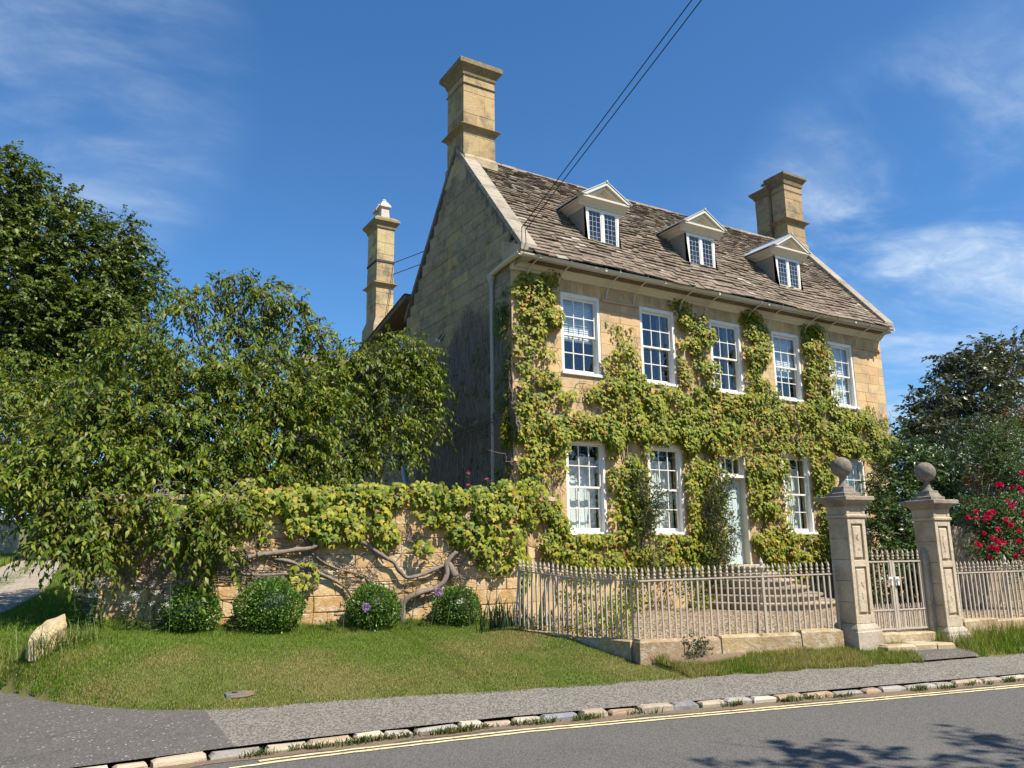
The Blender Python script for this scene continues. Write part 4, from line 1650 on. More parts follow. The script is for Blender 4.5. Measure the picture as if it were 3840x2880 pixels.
RC = (6.88, 8.26, 1.232)
F1 = railing('long pale iron railing with spear tops turning the corner in front of the curved steps', [(6.40, 10.52, 1.345), (6.655, 9.30, 1.245), RC, (9.80, 7.43, 1.262)], .089, [1.25, 4.15], seed=3)
F2 = railing('pale iron railing with spear tops below the red roses', [(11.73, 7.00, 1.225), (13.3, 6.80, 1.225), (16.5, 6.1, 1.225)], .089, [1.28], seed=4)
g = G()                                                        # loose stay at the end of the long railing
g.tube([(6.40, 10.50, 1.33), (6.33, 10.44, .95), (6.27, 10.40, .55)], .014, 6)
g.build('stay', m_iron, F1)


def plinth(label, path, w, zt, zb, seed, col):
    pl = empty('low_stone_plinth', (0, 0, 0))
    tag(pl, label, 'low wall')
    rs = random.Random(seed)
    for a, b in zip(path, path[1:]):
        a, b = Vector(a), Vector(b)
        d_ = (b - a).normalized()
        nn = Vector((-d_.y, d_.x, 0))
        L = (b - a).length
        s = 0
        while s < L - .02:
            w_ = rs.uniform(.42, .80)
            if s + w_ > L - .25:
                w_ = L - s
            t_ = zt + rs.uniform(-.02, .015)
            v, f, c = frustum(a + d_ * (s + .004) - nn * (w / 2) + Vector((0, 0, zb)), d_ * (w_ - .008), nn * w, Vector((0, 0, t_ - zb)), .028, .03, tone(col, .14, rs), rs)
            v = [Vector(p) + Vector([rs.uniform(-.008, .008) for _ in range(3)]) for p in v]
            G().add(v, f, c).build('plinth_stone', m_plinth, pl)
            s += w_
    return pl


plinth('low lichened stone plinth under the long railing that turns the corner', [(6.40, 10.60, 0), (6.87, 8.36, 0)], .24, .485, .1, 5, (.36, .26, .15))
for o in [q for q in bpy.data.objects if q.name.startswith('low_stone_plinth')]:
    PL1 = o
rs = random.Random(15)
a, b = Vector((6.76, 8.26, 0)), Vector((9.76, 7.46, 0))
d_ = (b - a).normalized()
nn = Vector((-d_.y, d_.x, 0))
for s, w_ in ((0, .62), (.62, .55), (1.17, .60), (1.77, .62), (2.39, .67)):
    t_ = .485 + rs.uniform(-.012, .02) + .012 * s
    v, f, c = frustum(a + d_ * (s + .004) - nn * .14 + Vector((0, 0, .08)), d_ * (w_ - .008), nn * .27, Vector((0, 0, t_ - .08)), .03, 0, tone((.37, .27, .155), .16, rs), rs)
    v = [Vector(p) + Vector([rs.uniform(-.010, .010) for _ in range(3)]) for p in v]
    G().add(v, f, c).build('plinth_stone', m_plinth, PL1)
plinth('low stone plinth under the railing by the roses, long grass at its foot', [(11.80, 7.00, 0), (13.3, 6.80, 0), (16.5, 6.1, 0)], .26, .56, .05, 6, (.42, .31, .18))

# gate between the pillars
GA = math.atan2(PC2[1] - PC1[1], PC2[0] - PC1[0])
GE, GN = Vector((math.cos(GA), math.sin(GA), 0)), Vector((-math.sin(GA), math.cos(GA), 0))
GS = Vector(PC1) + GE * .205 + GN * .03
gate_ = empty('iron_gate', (GS.x, GS.y, 0), None, GA)
tag(gate_, 'pair of narrow pale iron gates with white lock plates between the stone pillars', 'gate')
GW = 1.10
GB = bar_mesh('bar', .96, .0095, .92)
DB = bar_mesh('dog_bar', .30, .0055, .42)
zr, zm_, zb_ = 1.425, .75, .49
for lf in range(2):
    a, b = (.0, GW / 2 - .004) if lf == 0 else (GW / 2 + .004, GW)
    Lf = empty('gate_leaf', (0, 0, 0), gate_)
    Lf.rotation_euler.z = 0
    g = G()
    g.box((a, -.018, zb_ - .03), (a + .022, .018, zr + .0))
    g.box((b - .034 if lf == 0 else a + .0, -.02, zb_ - .03), (b if lf == 0 else a + .034, .02, zr + .005))
    if lf:
        g.box((b - .022, -.018, zb_ - .03), (b, .018, zr))
    for zz, hh in ((zr, .02), (zm_, .018), (zb_, .022)):
        g.box((a + .024 + .012 * lf, -.02, zz - hh), (b - .036 + .012 * lf, .02, zz))
    g.build('frame', m_iron, Lf)
    n = 6
    for q in range(n):
        o = link('bar', GB, Lf)
        o.location = (a + .045 + (b - a - .085) * q / (n - 1), 0, zr)
    for q in range(13):
        o = link('dog_bar', DB, Lf)
        o.location = (a + .035 + (b - a - .07) * q / 12, 0, zm_)
    g = G()
    c_ = b - .055 if lf == 0 else a + .055
    g.box((c_ - .035, -.036, 1.08), (c_ + .035, -.0215, 1.20))
    g.lathe((c_, -.045, 1.165), [(.012, -.02), (.022, -.01), (.022, .01), (.012, .02)], 8)
    g.box((c_ - .012, -.055, 1.08), (c_ + .012, -.0365, 1.13))
    g.build('lock_plate', m_white, Lf)
gs = empty('gate_steps', (0, 0, 0))
tag(gs, 'two cracked stone steps between the gate pillars', 'steps')
for (a, b, dep0, dep1, z0, z1) in ((-.03, .45, -.02, .42, .1, .44), (.455, GW + .02, .0, .42, .1, .43), (-.06, .42, -.30, -.03, .05, .31), (.425, .80, -.29, -.03, .05, .315), (.805, GW + .02, -.30, -.03, .05, .30)):
    o_ = GS + GE * a + GN * (dep0 - .12) + Vector((0, 0, z0))
    v, f, c = frustum(o_, GE * (b - a), GN * (dep1 - dep0), Vector((0, 0, z1 - z0)), .022, 0, tone((.43, .34, .22), .1, rs), rs)
    v = [Vector(p) + Vector([rs.uniform(-.008, .008) for _ in range(3)]) for p in v]
    G().add(v, f, c).build('step_stone', m_plinth, gs)

# boarded gate and stone wall behind the roses
bgp = at(3592, 2000, 10.6)
bg_ = empty('boarded_gate', (0, 0, 0))
tag(bg_, 'tall beige boarded garden gate in shade behind the railing and roses', 'gate')
for i in range(8):
    x = bgp.x - .95 + i * .20
    G().box((x, 10.6, .3), (x + .192, 10.635, 2.05), tone((1, 1, 1), .1)).build('board', m_wood, bg_)
bw = empty('boundary_wall', (0, 0, 0))
tag(bw, 'brown stone wall behind the red rose bush, shade darkened into its colour', 'wall')
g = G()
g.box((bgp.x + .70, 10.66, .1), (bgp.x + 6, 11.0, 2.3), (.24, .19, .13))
g.build('wall_core', m_stone, bw)
pieces = []
z = .3
while z < 2.2:
    x = bgp.x + .70
    while x < bgp.x + 4.5:
        w_ = random.uniform(.3, .6)
        pieces.append(frustum((x + .004, 10.67, z), (w_ - .008, 0, 0), (0, 0, .23), (0, -.03, 0), .008, .2, tone((.22, .16, .10), .2)))  # browns darkened to stand in for the shade of the trees
        x += w_
    z += .24
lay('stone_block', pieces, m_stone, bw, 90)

# pale dry stone wall at the far side of the lane
dw = empty('dry_stone_wall', (0, 0, 0))
tag(dw, 'sunlit pale dry stone wall with upright cope stones beside the lane', 'wall')
rs = random.Random(77)
DY = 36.0
zb = float(hgt(-.7, DY)) - .05
pieces = []
G().box((-9, DY + .03, zb - .3), (-.46, DY + .5, zb + 1.12), (.30, .25, .17)).build('wall_core', m_dry, dw)
z = zb
while z < zb + 1.10:
    hh = rs.uniform(.055, .10)
    x = -3.2
    while x < -.42:
        w_ = min(rs.uniform(.12, .30), -.42 - x + .02)
        pieces.append(frustum((x + .006, DY + .04, z + .004), (w_ - .012, 0, 0), (0, 0, hh - .008), (0, -.07, 0), .012, .4, tone((.62, .54, .38), .16, rs), rs))
        x += w_
    z += hh
x = -3.2
while x < -.42:
    w_ = rs.uniform(.06, .11)
    pieces.append(frustum((x + .004, DY + .3, zb + 1.11), (w_ - .008, 0, 0), (rs.uniform(-.02, .03), 0, rs.uniform(.17, .27)), (0, -.34, 0), .012, .1, tone((.62, .55, .42), .16, rs), rs))
    x += w_
lay('wall_stone', pieces, m_dry, dw, 300)

# boulder at the lawn's corner, stopcock cover
b0 = Vector((.27, 11.35, 0))
zb = float(hgt(b0.x, b0.y))
g = G()
v = []
for (x, y, z) in ((-.22, -.16, -.1), (.06, -.20, -.1), (.30, .12, -.1), (.0, .24, -.1), (-.26, .1, -.1),
                  (-.24, -.16, .14), (.02, -.20, .20), (.26, .05, .30), (.02, .20, .26), (-.24, .06, .20),
                  (-.19, -.10, .24), (.02, -.12, .31), (.21, .03, .46), (.06, .13, .40), (-.15, .04, .31)):
    v.append((x * .78, y * .8, z * .92))
f = [(4, 3, 2, 1, 0)] + [(i, (i + 1) % 5, 5 + (i + 1) % 5, 5 + i) for i in range(5)] + [(5 + i, 5 + (i + 1) % 5, 10 + (i + 1) % 5, 10 + i) for i in range(5)] + [(10, 11, 12, 13, 14)]
g.add(v, f, (.44, .34, .19))
o = g.build('boulder', m_dry)
o.location = (b0.x, b0.y, zb)
s_ = o.modifiers.new('s', 'SUBSURF')
s_.levels = s_.render_levels = 3
s_.subdivision_type = 'SIMPLE'
tx = bpy.data.textures.new('rock', 'CLOUDS')
tx.noise_scale = .22
dm = o.modifiers.new('d', 'DISPLACE')
dm.texture, dm.strength, dm.mid_level = tx, .07, .5
tag(o, 'rough pointed stone boulder in long grass at the corner of the lawn', 'boulder')
c0 = (1.98, 9.0)
zc_ = float(hgt(*c0))
sc_ = empty('stopcock_cover', (0, 0, 0))
tag(sc_, 'small grey square metal cover set in the lawn', 'cover')
G().box((c0[0] - .10, c0[1] - .07, zc_ - .05), (c0[0] + .10, c0[1] + .07, zc_ + .014)).build('lid', m_slate_grey, sc_, bevel=.006)
g = G()
g.lathe((c0[0], c0[1], zc_ + .012), [(.03, 0), (.03, .012), (.02, .014)], 10)
g.build('plug', m_strap, sc_)
g = G()
pp = [(c0[0] + .13 * math.cos(q * .63) * (1 + .2 * math.sin(q * 2.3)) + .06, c0[1] - .05 + .09 * math.sin(q * .63)) for q in range(10)]
g.add([(x, y, float(hgt(x, y)) + .012) for x, y in pp], [tuple(range(10))])
tag(g.build('bare_earth', m_dirt), kind='structure')

# overhead cables
A0, A1 = Vector((HX0 - .02, 17.65, 6.93)), Vector((HX0 - .02, 17.50, 6.86))
for i, (a, (px, py)) in enumerate(((A0, (2594, 0)), (A1, (2630, 0)))):
    d_ = ray(px, py)
    b = Vector((0, 0, EYE)) + d_ * 14.0
    e = a + (b - a) * 2.4
    cb = empty('overhead_cable', (0, 0, 0))
    tag(cb, ('upper', 'lower')[i] + ' of the two thin black cables slanting from the sky to the gable', 'cable', 'overhead cables')
    G().tube([a + (e - a) * q / 12 for q in range(13)], .0105, 5).build('wire', m_wire, cb)
    g = G()
    g.lathe((a.x - .02, a.y, a.z - .03), [(.02, 0), (.03, .02), (.02, .04), (.03, .06), (.015, .08)], 8)
    g.build('insulator', m_white, cb)

# ------------------------------------------------------------------ creepers (outlines in metres on the house front, the garden wall and the gable)
FIVY = [
    [(8.39, 7.42), (8.86, 7.47), (9.21, 7.38), (9.36, 7.81), (9.67, 7.82), (9.53, 7.47), (9.52, 7.15), (9.82, 7.13), (9.85, 6.97), (9.64, 6.66), (9.33, 6.49), (9.24, 6.33), (9.04, 6.19), (9.08, 5.87), (8.97, 5.54), (8.79, 5.41), (8.54, 5.46), (8.43, 5.87), (8.38, 6.4), (8.43, 7.01)],
    [(8.45, 5.35), (8.82, 5.36), (8.9, 5.13), (8.81, 4.88), (8.5, 4.75), (8.42, 4.95)],
    [(9.04, 5.76), (9.36, 5.82), (9.54, 5.65), (9.6, 5.39), (9.59, 5.11), (9.21, 5.05), (9.12, 5.23), (9.16, 5.47)],
    [(11.01, 6.24), (11.26, 6.42), (11.69, 6.33), (11.93, 6.0), (11.98, 5.63), (12.08, 5.49), (12.15, 5.35), (12.53, 5.45), (12.82, 5.36), (13.38, 5.47), (13.98, 5.49), (14.19, 5.48), (14.31, 5.46), (15.52, 5.48), (15.39, 4.31), (8.11, 3.88), (8.14, 4.23), (8.32, 4.48), (8.59, 4.58), (8.53, 4.75), (8.99, 4.9), (9.59, 5.09), (9.91, 4.98), (9.84, 4.7), (10.29, 4.55), (10.96, 4.63), (11.09, 4.97), (10.6, 4.93), (10.34, 4.96), (10.51, 5.17), (10.79, 5.37), (10.78, 5.85), (11.0, 6.01)],
    [(10.8, 7.15), (10.91, 7.16), (11.04, 6.95), (11.32, 6.75), (11.59, 6.46), (11.51, 6.42), (11.0, 6.91)],
    [(11.38, 7.23), (11.45, 7.18), (11.58, 6.87), (11.67, 6.59), (11.88, 6.38), (11.8, 6.34), (11.49, 6.63)],
    [(13.14, 7.5), (13.33, 7.4), (13.68, 7.29), (14.05, 7.25), (14.34, 7.16), (14.27, 6.9), (14.32, 6.49), (14.33, 6.15), (14.47, 5.85), (14.56, 5.49), (14.56, 5.05), (14.26, 4.97), (14.01, 5.38), (13.88, 5.76), (13.83, 6.09), (13.51, 6.15), (13.51, 5.6), (13.15, 5.57), (13.22, 5.97), (13.08, 6.26), (13.03, 6.58), (12.99, 7.07)],
    [(15.41, 7.79), (15.87, 7.86), (16.21, 7.31), (16.45, 6.68), (16.37, 6.01), (16.58, 5.6), (16.82, 5.47), (16.77, 5.04), (15.26, 4.92), (15.43, 6.06), (15.36, 6.76)],
    [(17.93, 7.85), (18.71, 7.72), (18.86, 7.19), (18.78, 6.64), (18.92, 6.04), (18.9, 5.5), (17.67, 5.47), (17.62, 6.29), (17.91, 6.85), (17.78, 7.14)],
    [(12.76, 5.12), (13.66, 5.14), (14.67, 4.92), (14.86, 5.12), (16.57, 5.35), (18.03, 5.51), (18.96, 5.59), (20.11, 5.44), (20.42, 5.68), (20.59, 5.33), (21.0, 5.47), (21.4, 5.43), (21.19, 4.91), (21.32, 4.67), (21.16, 4.41), (20.92, 4.05), (20.31, 4.06), (19.35, 4.04), (18.72, 3.98), (18.43, 3.74), (18.64, 3.48), (18.83, 3.36), (18.5, 3.22), (18.32, 2.63), (18.22, 1.96), (18.17, 1.12), (18.02, 0.93), (16.18, 0.98), (15.54, 1.11), (15.36, 1.41), (15.3, 1.99), (15.32, 2.59), (15.15, 2.97), (15.05, 3.24), (15.28, 3.36), (15.29, 3.94), (14.41, 3.93), (13.26, 4.08), (12.69, 4.16)],
    [(13.23, 4.1), (14.45, 4.35), (14.41, 3.45), (14.32, 3.33), (14.49, 2.14), (14.37, 1.28), (13.06, 1.44), (12.95, 1.94), (13.11, 2.05), (13.0, 2.55), (13.1, 2.89), (13.29, 3.41)],
    [(10.73, 4.04), (12.13, 4.01), (12.18, 3.65), (12.1, 3.48), (12.19, 3.15), (12.12, 2.62), (12.13, 2.27), (12.04, 1.97), (13.06, 1.97), (13.32, 1.86), (14.18, 1.43), (14.15, 1.15), (10.93, 1.17), (10.15, 1.19), (9.66, 1.25), (9.24, 1.53), (9.13, 1.8), (9.26, 2.1), (9.5, 2.25), (9.78, 2.02), (10.67, 1.97), (10.71, 2.78), (10.77, 3.42), (10.72, 3.85)],
    [(8.23, 4.5), (9.89, 4.34), (9.88, 4.02), (9.77, 3.8), (9.83, 3.59), (9.72, 3.27), (9.6, 3.22), (9.17, 3.36), (9.07, 3.15), (8.89, 3.02), (8.5, 3.0), (8.42, 3.48), (8.49, 3.91), (8.14, 4.11), (8.08, 4.21)],
    [(9.12, 2.82), (9.4, 2.93), (9.39, 2.68), (9.45, 2.5), (9.38, 2.3), (9.14, 2.25), (8.93, 2.05), (8.77, 1.88), (8.49, 2.0), (8.41, 2.48), (8.5, 2.93), (8.89, 2.99), (8.97, 2.62)],
    [(7.66, 4.31), (15.45, 4.88), (15.4, 4.41), (12.14, 4.04), (10.73, 4.01), (9.91, 4.02), (9.89, 4.34), (7.66, 4.26)]]
FSHADE = [  # leaves under the eaves, with the eave shade mixed into their colour
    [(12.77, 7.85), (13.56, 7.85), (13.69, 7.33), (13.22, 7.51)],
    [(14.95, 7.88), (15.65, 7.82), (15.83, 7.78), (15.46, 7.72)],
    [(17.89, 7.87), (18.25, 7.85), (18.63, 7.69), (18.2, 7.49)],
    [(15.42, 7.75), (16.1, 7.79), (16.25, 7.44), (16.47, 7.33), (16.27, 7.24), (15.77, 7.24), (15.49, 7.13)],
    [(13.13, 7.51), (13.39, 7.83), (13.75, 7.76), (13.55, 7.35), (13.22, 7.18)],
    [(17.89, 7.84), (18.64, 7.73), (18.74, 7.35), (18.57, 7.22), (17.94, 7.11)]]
WIVY = [
    [(1.61, 2.54), (2.74, 2.6), (3.67, 2.66), (4.47, 2.58), (4.6, 2.48), (4.58, 2.34), (4.78, 2.16), (4.8, 2.08), (4.7, 1.98), (4.39, 1.93), (4.21, 1.91), (4.0, 1.85), (3.82, 2.0), (3.61, 1.89), (3.33, 1.82), (3.01, 1.89), (2.79, 1.66), (2.42, 1.9), (1.98, 2.08)],
    [(3.42, 2.62), (3.71, 2.67), (7.45, 2.78), (7.45, 2.55), (5.32, 2.55), (4.56, 2.5), (4.27, 2.57)],
    [(4.77, 2.2), (4.92, 2.28), (5.11, 2.33), (5.24, 2.23), (5.41, 2.17), (5.44, 2.0), (5.55, 1.88), (5.49, 1.78), (5.34, 1.7), (5.1, 1.66), (4.97, 1.76), (4.82, 1.9), (4.7, 2.0)],
    [(5.1, 2.71), (7.65, 2.77), (7.63, 1.22), (7.14, 1.32), (6.83, 1.45), (6.78, 1.6), (6.45, 1.75), (6.31, 1.67), (6.22, 2.0), (6.08, 2.17), (5.63, 2.15), (5.48, 2.29), (5.32, 2.49)],
    [(5.7, 1.86), (6.13, 1.9), (6.09, 1.75), (6.31, 1.57), (6.22, 1.49), (5.91, 1.51), (5.62, 1.62)],
    [(3.06, 1.73), (3.18, 1.78), (3.32, 1.7), (3.29, 1.56), (3.14, 1.54)],
    [(3.74, 1.44), (3.91, 1.56), (4.01, 1.41), (4.0, 1.3), (3.9, 1.24), (3.77, 1.32)],
    [(6.43, 1.34), (6.71, 1.41), (6.71, 1.33), (6.57, 1.19), (6.43, 1.23)],
    [(6.78, 1.31), (6.95, 1.35), (6.92, 1.22), (6.8, 1.22)],
    [(6.92, 1.08), (7.09, 1.09), (7.01, 0.99)],
    [(4.58, 1.09), (4.78, 1.1), (4.7, 1.03), (4.58, 1.01)]]
WSTEM = [
    [(1.57, 2.01), (1.92, 1.76), (2.44, 1.53), (2.79, 1.58), (3.06, 1.63), (3.3, 1.65), (3.62, 1.7), (3.83, 1.72), (4.1, 1.81), (4.4, 1.84), (4.7, 1.81), (4.87, 1.71), (5.02, 1.61), (5.13, 1.54), (5.25, 1.48), (5.32, 1.38), (5.39, 1.3), (5.49, 1.22), (5.73, 1.25), (6.0, 1.35), (6.22, 1.42), (6.32, 1.34), (6.36, 1.22)],
    [(3.29, 1.57), (3.57, 1.51), (3.8, 1.4), (4.08, 1.3), (4.28, 1.2), (4.44, 1.1), (4.52, 1.0), (4.59, 0.82), (4.62, 0.54)],
    [(5.42, 0.46), (5.44, 0.81), (5.67, 0.96), (5.91, 1.01), (6.09, 1.08), (6.2, 1.24), (6.2, 1.42), (6.31, 1.57), (6.38, 1.63)],
    [(3.87, 1.66), (4.07, 1.5), (4.31, 1.39), (4.51, 1.34), (4.76, 1.28), (4.88, 1.16), (4.93, 1.0)],
    [(1.6, 1.55), (2.11, 1.44), (2.81, 1.35), (3.13, 1.32), (3.45, 1.33), (3.73, 1.3)],
    [(6.36, 1.22), (6.29, 1.36), (6.22, 1.46)],
    [(3.7, 1.97), (3.82, 1.81), (3.87, 1.7), (3.77, 1.59), (3.76, 1.44)],
    [(7.0, 2.26), (7.02, 2.09), (6.92, 1.92)],
    [(6.9, 1.92), (6.83, 1.75), (6.69, 1.6), (6.45, 1.4)],
    [(5.51, 1.88), (5.66, 1.76), (5.71, 1.68)],
    [(1.25, 1.9), (1.6, 1.6), (2.1, 1.59), (2.62, 1.53), (2.97, 1.62)],
    [(1.72, 2.25), (1.8, 1.99), (1.92, 1.76)]]
GIVY = [
    [(14.87, 6.36), (14.33, 6.42), (13.95, 5.96), (14.03, 2.8), (14.87, 2.85), (14.96, 4.32), (15.44, 5.0), (16.09, 5.49), (16.79, 5.76), (17.09, 6.63), (15.95, 6.56)]]


def nz(P, s, seed=0.0):
    return np.array([mnoise.noise((float(a) * s + seed, float(b) * s + seed * 1.3, float(c) * s)) for a, b, c in P])


def poly_points(polys, n_m2, rng, jitter=.08):
    """random points inside outlines, more or less n per square metre, with ragged edges"""
    out = []
    for p in polys:
        xs_, ys_ = [q[0] for q in p], [q[1] for q in p]
        w, h = max(xs_) - min(xs_), max(ys_) - min(ys_)
        n = int(w * h * n_m2)
        x = rng.uniform(min(xs_), max(xs_), n)
        y = rng.uniform(min(ys_), max(ys_), n)
        Q = np.stack([x, y, np.zeros(n)], -1)
        jx = x + jitter * nz(Q, 5.0, 1.0) * 1.6
        jy = y + jitter * nz(Q, 5.0, 9.0) * 1.6
        k_ = inside(p, jx, jy)
        out.append(np.stack([x[k_], y[k_]], -1))
    return np.concatenate(out)


IVY_COLS = np.array([(.225, .255, .012), (.260, .270, .016), (.135, .185, .014), (.300, .265, .020), (.090, .140, .012)])
RED_COLS = np.array([(.330, .190, .035), (.260, .115, .03), (.36, .25, .04)])


def creeper(frame, polys, n_m2, size, rng, thick=.16, tuft=7, red=.12, holes=(), dark=0., seed=0.):
    """leaf arrays for a creeper on a plane; frame(x, z, out) gives the point, the outward normal and the direction along the wall.
    Leaves sit on many small tufts that bulge from the wall and hang with their tips down."""
    tc = poly_points(polys, tuft, rng, .10)
    keep = np.ones(len(tc), bool)
    for h in holes:
        keep &= ~((tc[:, 0] > h[0]) & (tc[:, 0] < h[1]) & (tc[:, 1] > h[2]) & (tc[:, 1] < h[3]))
    tc = tc[keep]
    nt = len(tc)
    rad = rng.uniform(.11, .27, nt)
    per = np.maximum(3, n_m2 / tuft * np.clip(rad / .17, .6, 1.5) ** 2).astype(int)
    idx = np.repeat(np.arange(nt), per)
    n = len(idx)
    th = rng.uniform(0, 2 * np.pi, n)
    ph = np.arccos(rng.uniform(0.02, 1, n))
    dx, dz, do = np.sin(ph) * np.cos(th), np.sin(ph) * np.sin(th), np.cos(ph)
    r_ = rad[idx] * rng.uniform(.80, 1.05, n)
    big = thick * (0.45 + 0.9 * rng.random(nt))[idx]
    X = tc[idx, 0] + dx * r_
    Z = tc[idx, 1] + dz * r_ * .9
    O = .012 + big * (.12 + .88 * do) * np.clip(r_ / .17, .6, 1.3)
    for h in holes:
        k_ = ~((X > h[0] + .03) & (X < h[1] - .03) & (Z > h[2]) & (Z < h[3] - .02))
        X, Z, O, dx, dz, do, idx = X[k_], Z[k_], O[k_], dx[k_], dz[k_], do[k_], idx[k_]
    n = len(X)
    P, NN, AA = frame(X, Z, O)
    up = np.array([0, 0, 1.0])
    Nd = NN * (.75 + .3 * do[:, None]) + AA * (dx[:, None] * .45 + rng.normal(0, .22, (n, 1))) + up * (.50 + .35 * dz[:, None] + rng.normal(0, .17, (n, 1)))
    Yd = -up * 1.0 + NN * rng.uniform(.15, .65, (n, 1)) + AA * (dx[:, None] * .45 + rng.normal(0, .30, (n, 1)))
    S = size * rng.uniform(.40, 1.35, n)
    nzv = nz(P, .9, seed + 3.) + .35 * nz(P, 3.1, seed + 8.)
    c = IVY_COLS[rng.integers(0, len(IVY_COLS), n)]
    isred = rng.random(n) < np.clip(red * (1 + 3.2 * nzv), 0, .8)
    c = np.where(isred[:, None], RED_COLS[rng.integers(0, 3, n)], c)
    c = c * rng.uniform(.72, 1.22, (n, 1))
    c = c * (1 - dark) + np.array([.085, .120, .030]) * dark  # dark: share of shade mixed into the leaf colour
    return P, Yd, Nd, S, c


def fr_front(X, Z, O):
    # follows the house corner: points beyond the corner wrap on to the gable
    P = np.stack([X, FY - O, Z], -1)
    k_ = X < HX0 - .02
    P[k_, 0] = HX0 - O[k_]
    P[k_, 1] = FY + (HX0 - X[k_]) * .8
    N_ = np.tile(np.array([0, -1.0, 0]), (len(X), 1))
    N_[k_] = (-1, -.2, 0)
    A_ = np.tile(np.array([1.0, 0, 0]), (len(X), 1))
    A_[k_] = (0, -1, 0)
    return P, N_, A_


def fr_wall(X, Z, O):
    t = (X - W0.x) / WD.x
    P = np.stack([W0.x + WD.x * t + WNV.x * O, W0.y + WD.y * t + WNV.y * O, Z], -1)
    return P, np.tile(np.array(WNV), (len(X), 1)), np.tile(np.array(WD), (len(X), 1))


def fr_gable(Y, Z, O):
    return np.stack([HX0 - O, Y, Z], -1), np.tile(np.array([-1.0, 0, 0]), (len(Y), 1)), np.tile(np.array([0, -1.0, 0]), (len(Y), 1))


def leaf_parts(P, Yd, Nd, S, c, T, TF, m, parent, name='leaf', limit=300, stuff='foliage'):
    """the leaves that show largest as parts of their own, the rest joined"""
    v = (P - np.array([0, 0, EYE]))
    f_ = v @ np.array(CF)
    x, y = v @ np.array(CR) / f_, v @ np.array(CU) / f_
    face = np.abs(np.einsum('ij,ij->i', unit(Nd), unit(v)))
    sc = np.where((np.abs(x) < .64) & (np.abs(y) < .48), S / f_ * (.3 + face), 0)
    order = np.argsort(-sc)
    top_ = order[:limit]
    T_ = np.asarray(T, float)
    for i in top_:
        V, F, C = scatter(T, TF, P[i:i + 1], Yd[i:i + 1], Nd[i:i + 1], S[i:i + 1], c[i:i + 1])
        npmesh(name, V, F, C, m, parent)
    rest = order[limit:]
    V, F, C = scatter(T, TF, P[rest], Yd[rest], Nd[rest], S[rest], c[rest])
    return npmesh(stuff, V, F, C, m, parent, 'stuff')


def cat(*parts):
    return [np.concatenate(q) for q in zip(*parts)]


holes = [(a, b) + (UZ[0] + .02, UZ[1]) for a, b in UPW] + [(a, b) + (LZ[0] + .03, LZ[1] - .02) for a, b in LOW] + [(DOOR[0] + .02, DOOR[1] - .02, DOOR[2], DOOR[3] - .03)]
rng = np.random.default_rng(5)
fc = empty('climbing_creeper', (0, 0, 0))
tag(fc, 'yellow green creeper covering the house front between and below the windows', 'creeper')
thin = [FIVY[4], FIVY[5]]
edge_ = [p for i, p in enumerate(FIVY) if i not in (4, 5)]
edge_x = [(20.2, 4.0), (21.35, 4.1), (21.3, 5.4), (20.9, 5.2), (20.5, 5.9), (20.25, 5.5), (20.1, 5.3)]
edge_ = [[(max(8.30, a), b) for a, b in p] for p in edge_]
A = creeper(fr_front, edge_, 680, .082, rng, .20, 24, .08, holes)
B = creeper(fr_front, thin + [edge_x], 210, .070, rng, .05, 40, .16, holes)
Cc = creeper(fr_front, FSHADE, 300, .080, rng, .07, 34, .02, holes, .35)
hang = [[(a, b - .16), (a, b + .10), (c, b + .10), (c, b - .10)] for a, c, b in ((16.6, 17.75, 4.03), (14.8, 15.3, 3.95))]
Dd = creeper(fr_front, hang, 160, .085, rng, .20, 16, .05, [])
leaf_parts(*cat(A, B, Cc, Dd), IVY_T, IVY_F, m_leaf, fc, 'leaf', 300)

# bare stems on the front, from the ground up behind the leaves
rs = random.Random(19)
stems = []


def wander(p, q, n, amp, out, rs):
    pts = []
    ox, oz = rs.uniform(0, 50), rs.uniform(0, 50)
    for i in range(n + 1):
        t = i / n
        x = p[0] + (q[0] - p[0]) * t + amp * mnoise.noise((t * 4 + ox, 0, 3.1)) * (1 if 0 < i else 0)
        z = p[1] + (q[1] - p[1]) * t + amp * .5 * mnoise.noise((t * 4 + oz, 7.0, 0))
        pts.append((x, z, out * (1 + .6 * mnoise.noise((t * 5 + ox, 2, 2)))))
    return pts


g = G()
for (x0_, x1_, zt, r0) in ((9.1, 9.2, 6.6, .03), (9.3, 9.5, 5.2, .02), (8.7, 8.9, 7.2, .026), (11.4, 11.6, 5.9, .035), (11.7, 12.0, 6.0, .02), (13.7, 13.9, 6.6, .035), (13.3, 13.6, 5.2, .025),
                          (14.05, 14.2, 6.2, .02), (15.7, 16.1, 6.9, .03), (18.2, 18.4, 7.0, .03), (18.3, 18.1, 5.2, .03), (20.4, 20.7, 5.6, .02), (16.3, 15.9, 4.8, .025), (12.0, 11.2, 5.0, .02)):
    w_ = wander((x0_, .35), (x1_, zt), 26, .35, .04, rs)
    g.tube([(x, FY - o_, z) for x, z, o_ in w_], [r0 * (1 - .75 * i / 26) + .004 for i in range(27)], 6)
    for k_ in range(9):
        i = rs.randrange(5, 25)
        x, z, o_ = w_[i]
        q = (x + rs.uniform(-1.1, 1.1), z + rs.uniform(.1, 1.0))
        if any(h[0] - .05 < q[0] < h[1] + .05 and h[2] - .05 < q[1] < h[3] + .05 for h in holes):
            continue
        w2 = wander((x, z), q, 10, .25, .025, rs)
        if any(h[0] < p_[0] < h[1] and h[2] < p_[1] < h[3] for h in holes for p_ in w2):
            continue
        g.tube([(a, FY - c_, b) for a, b, c_ in w2], [.010 * (1 - .7 * j / 10) + .002 for j in range(11)], 5)
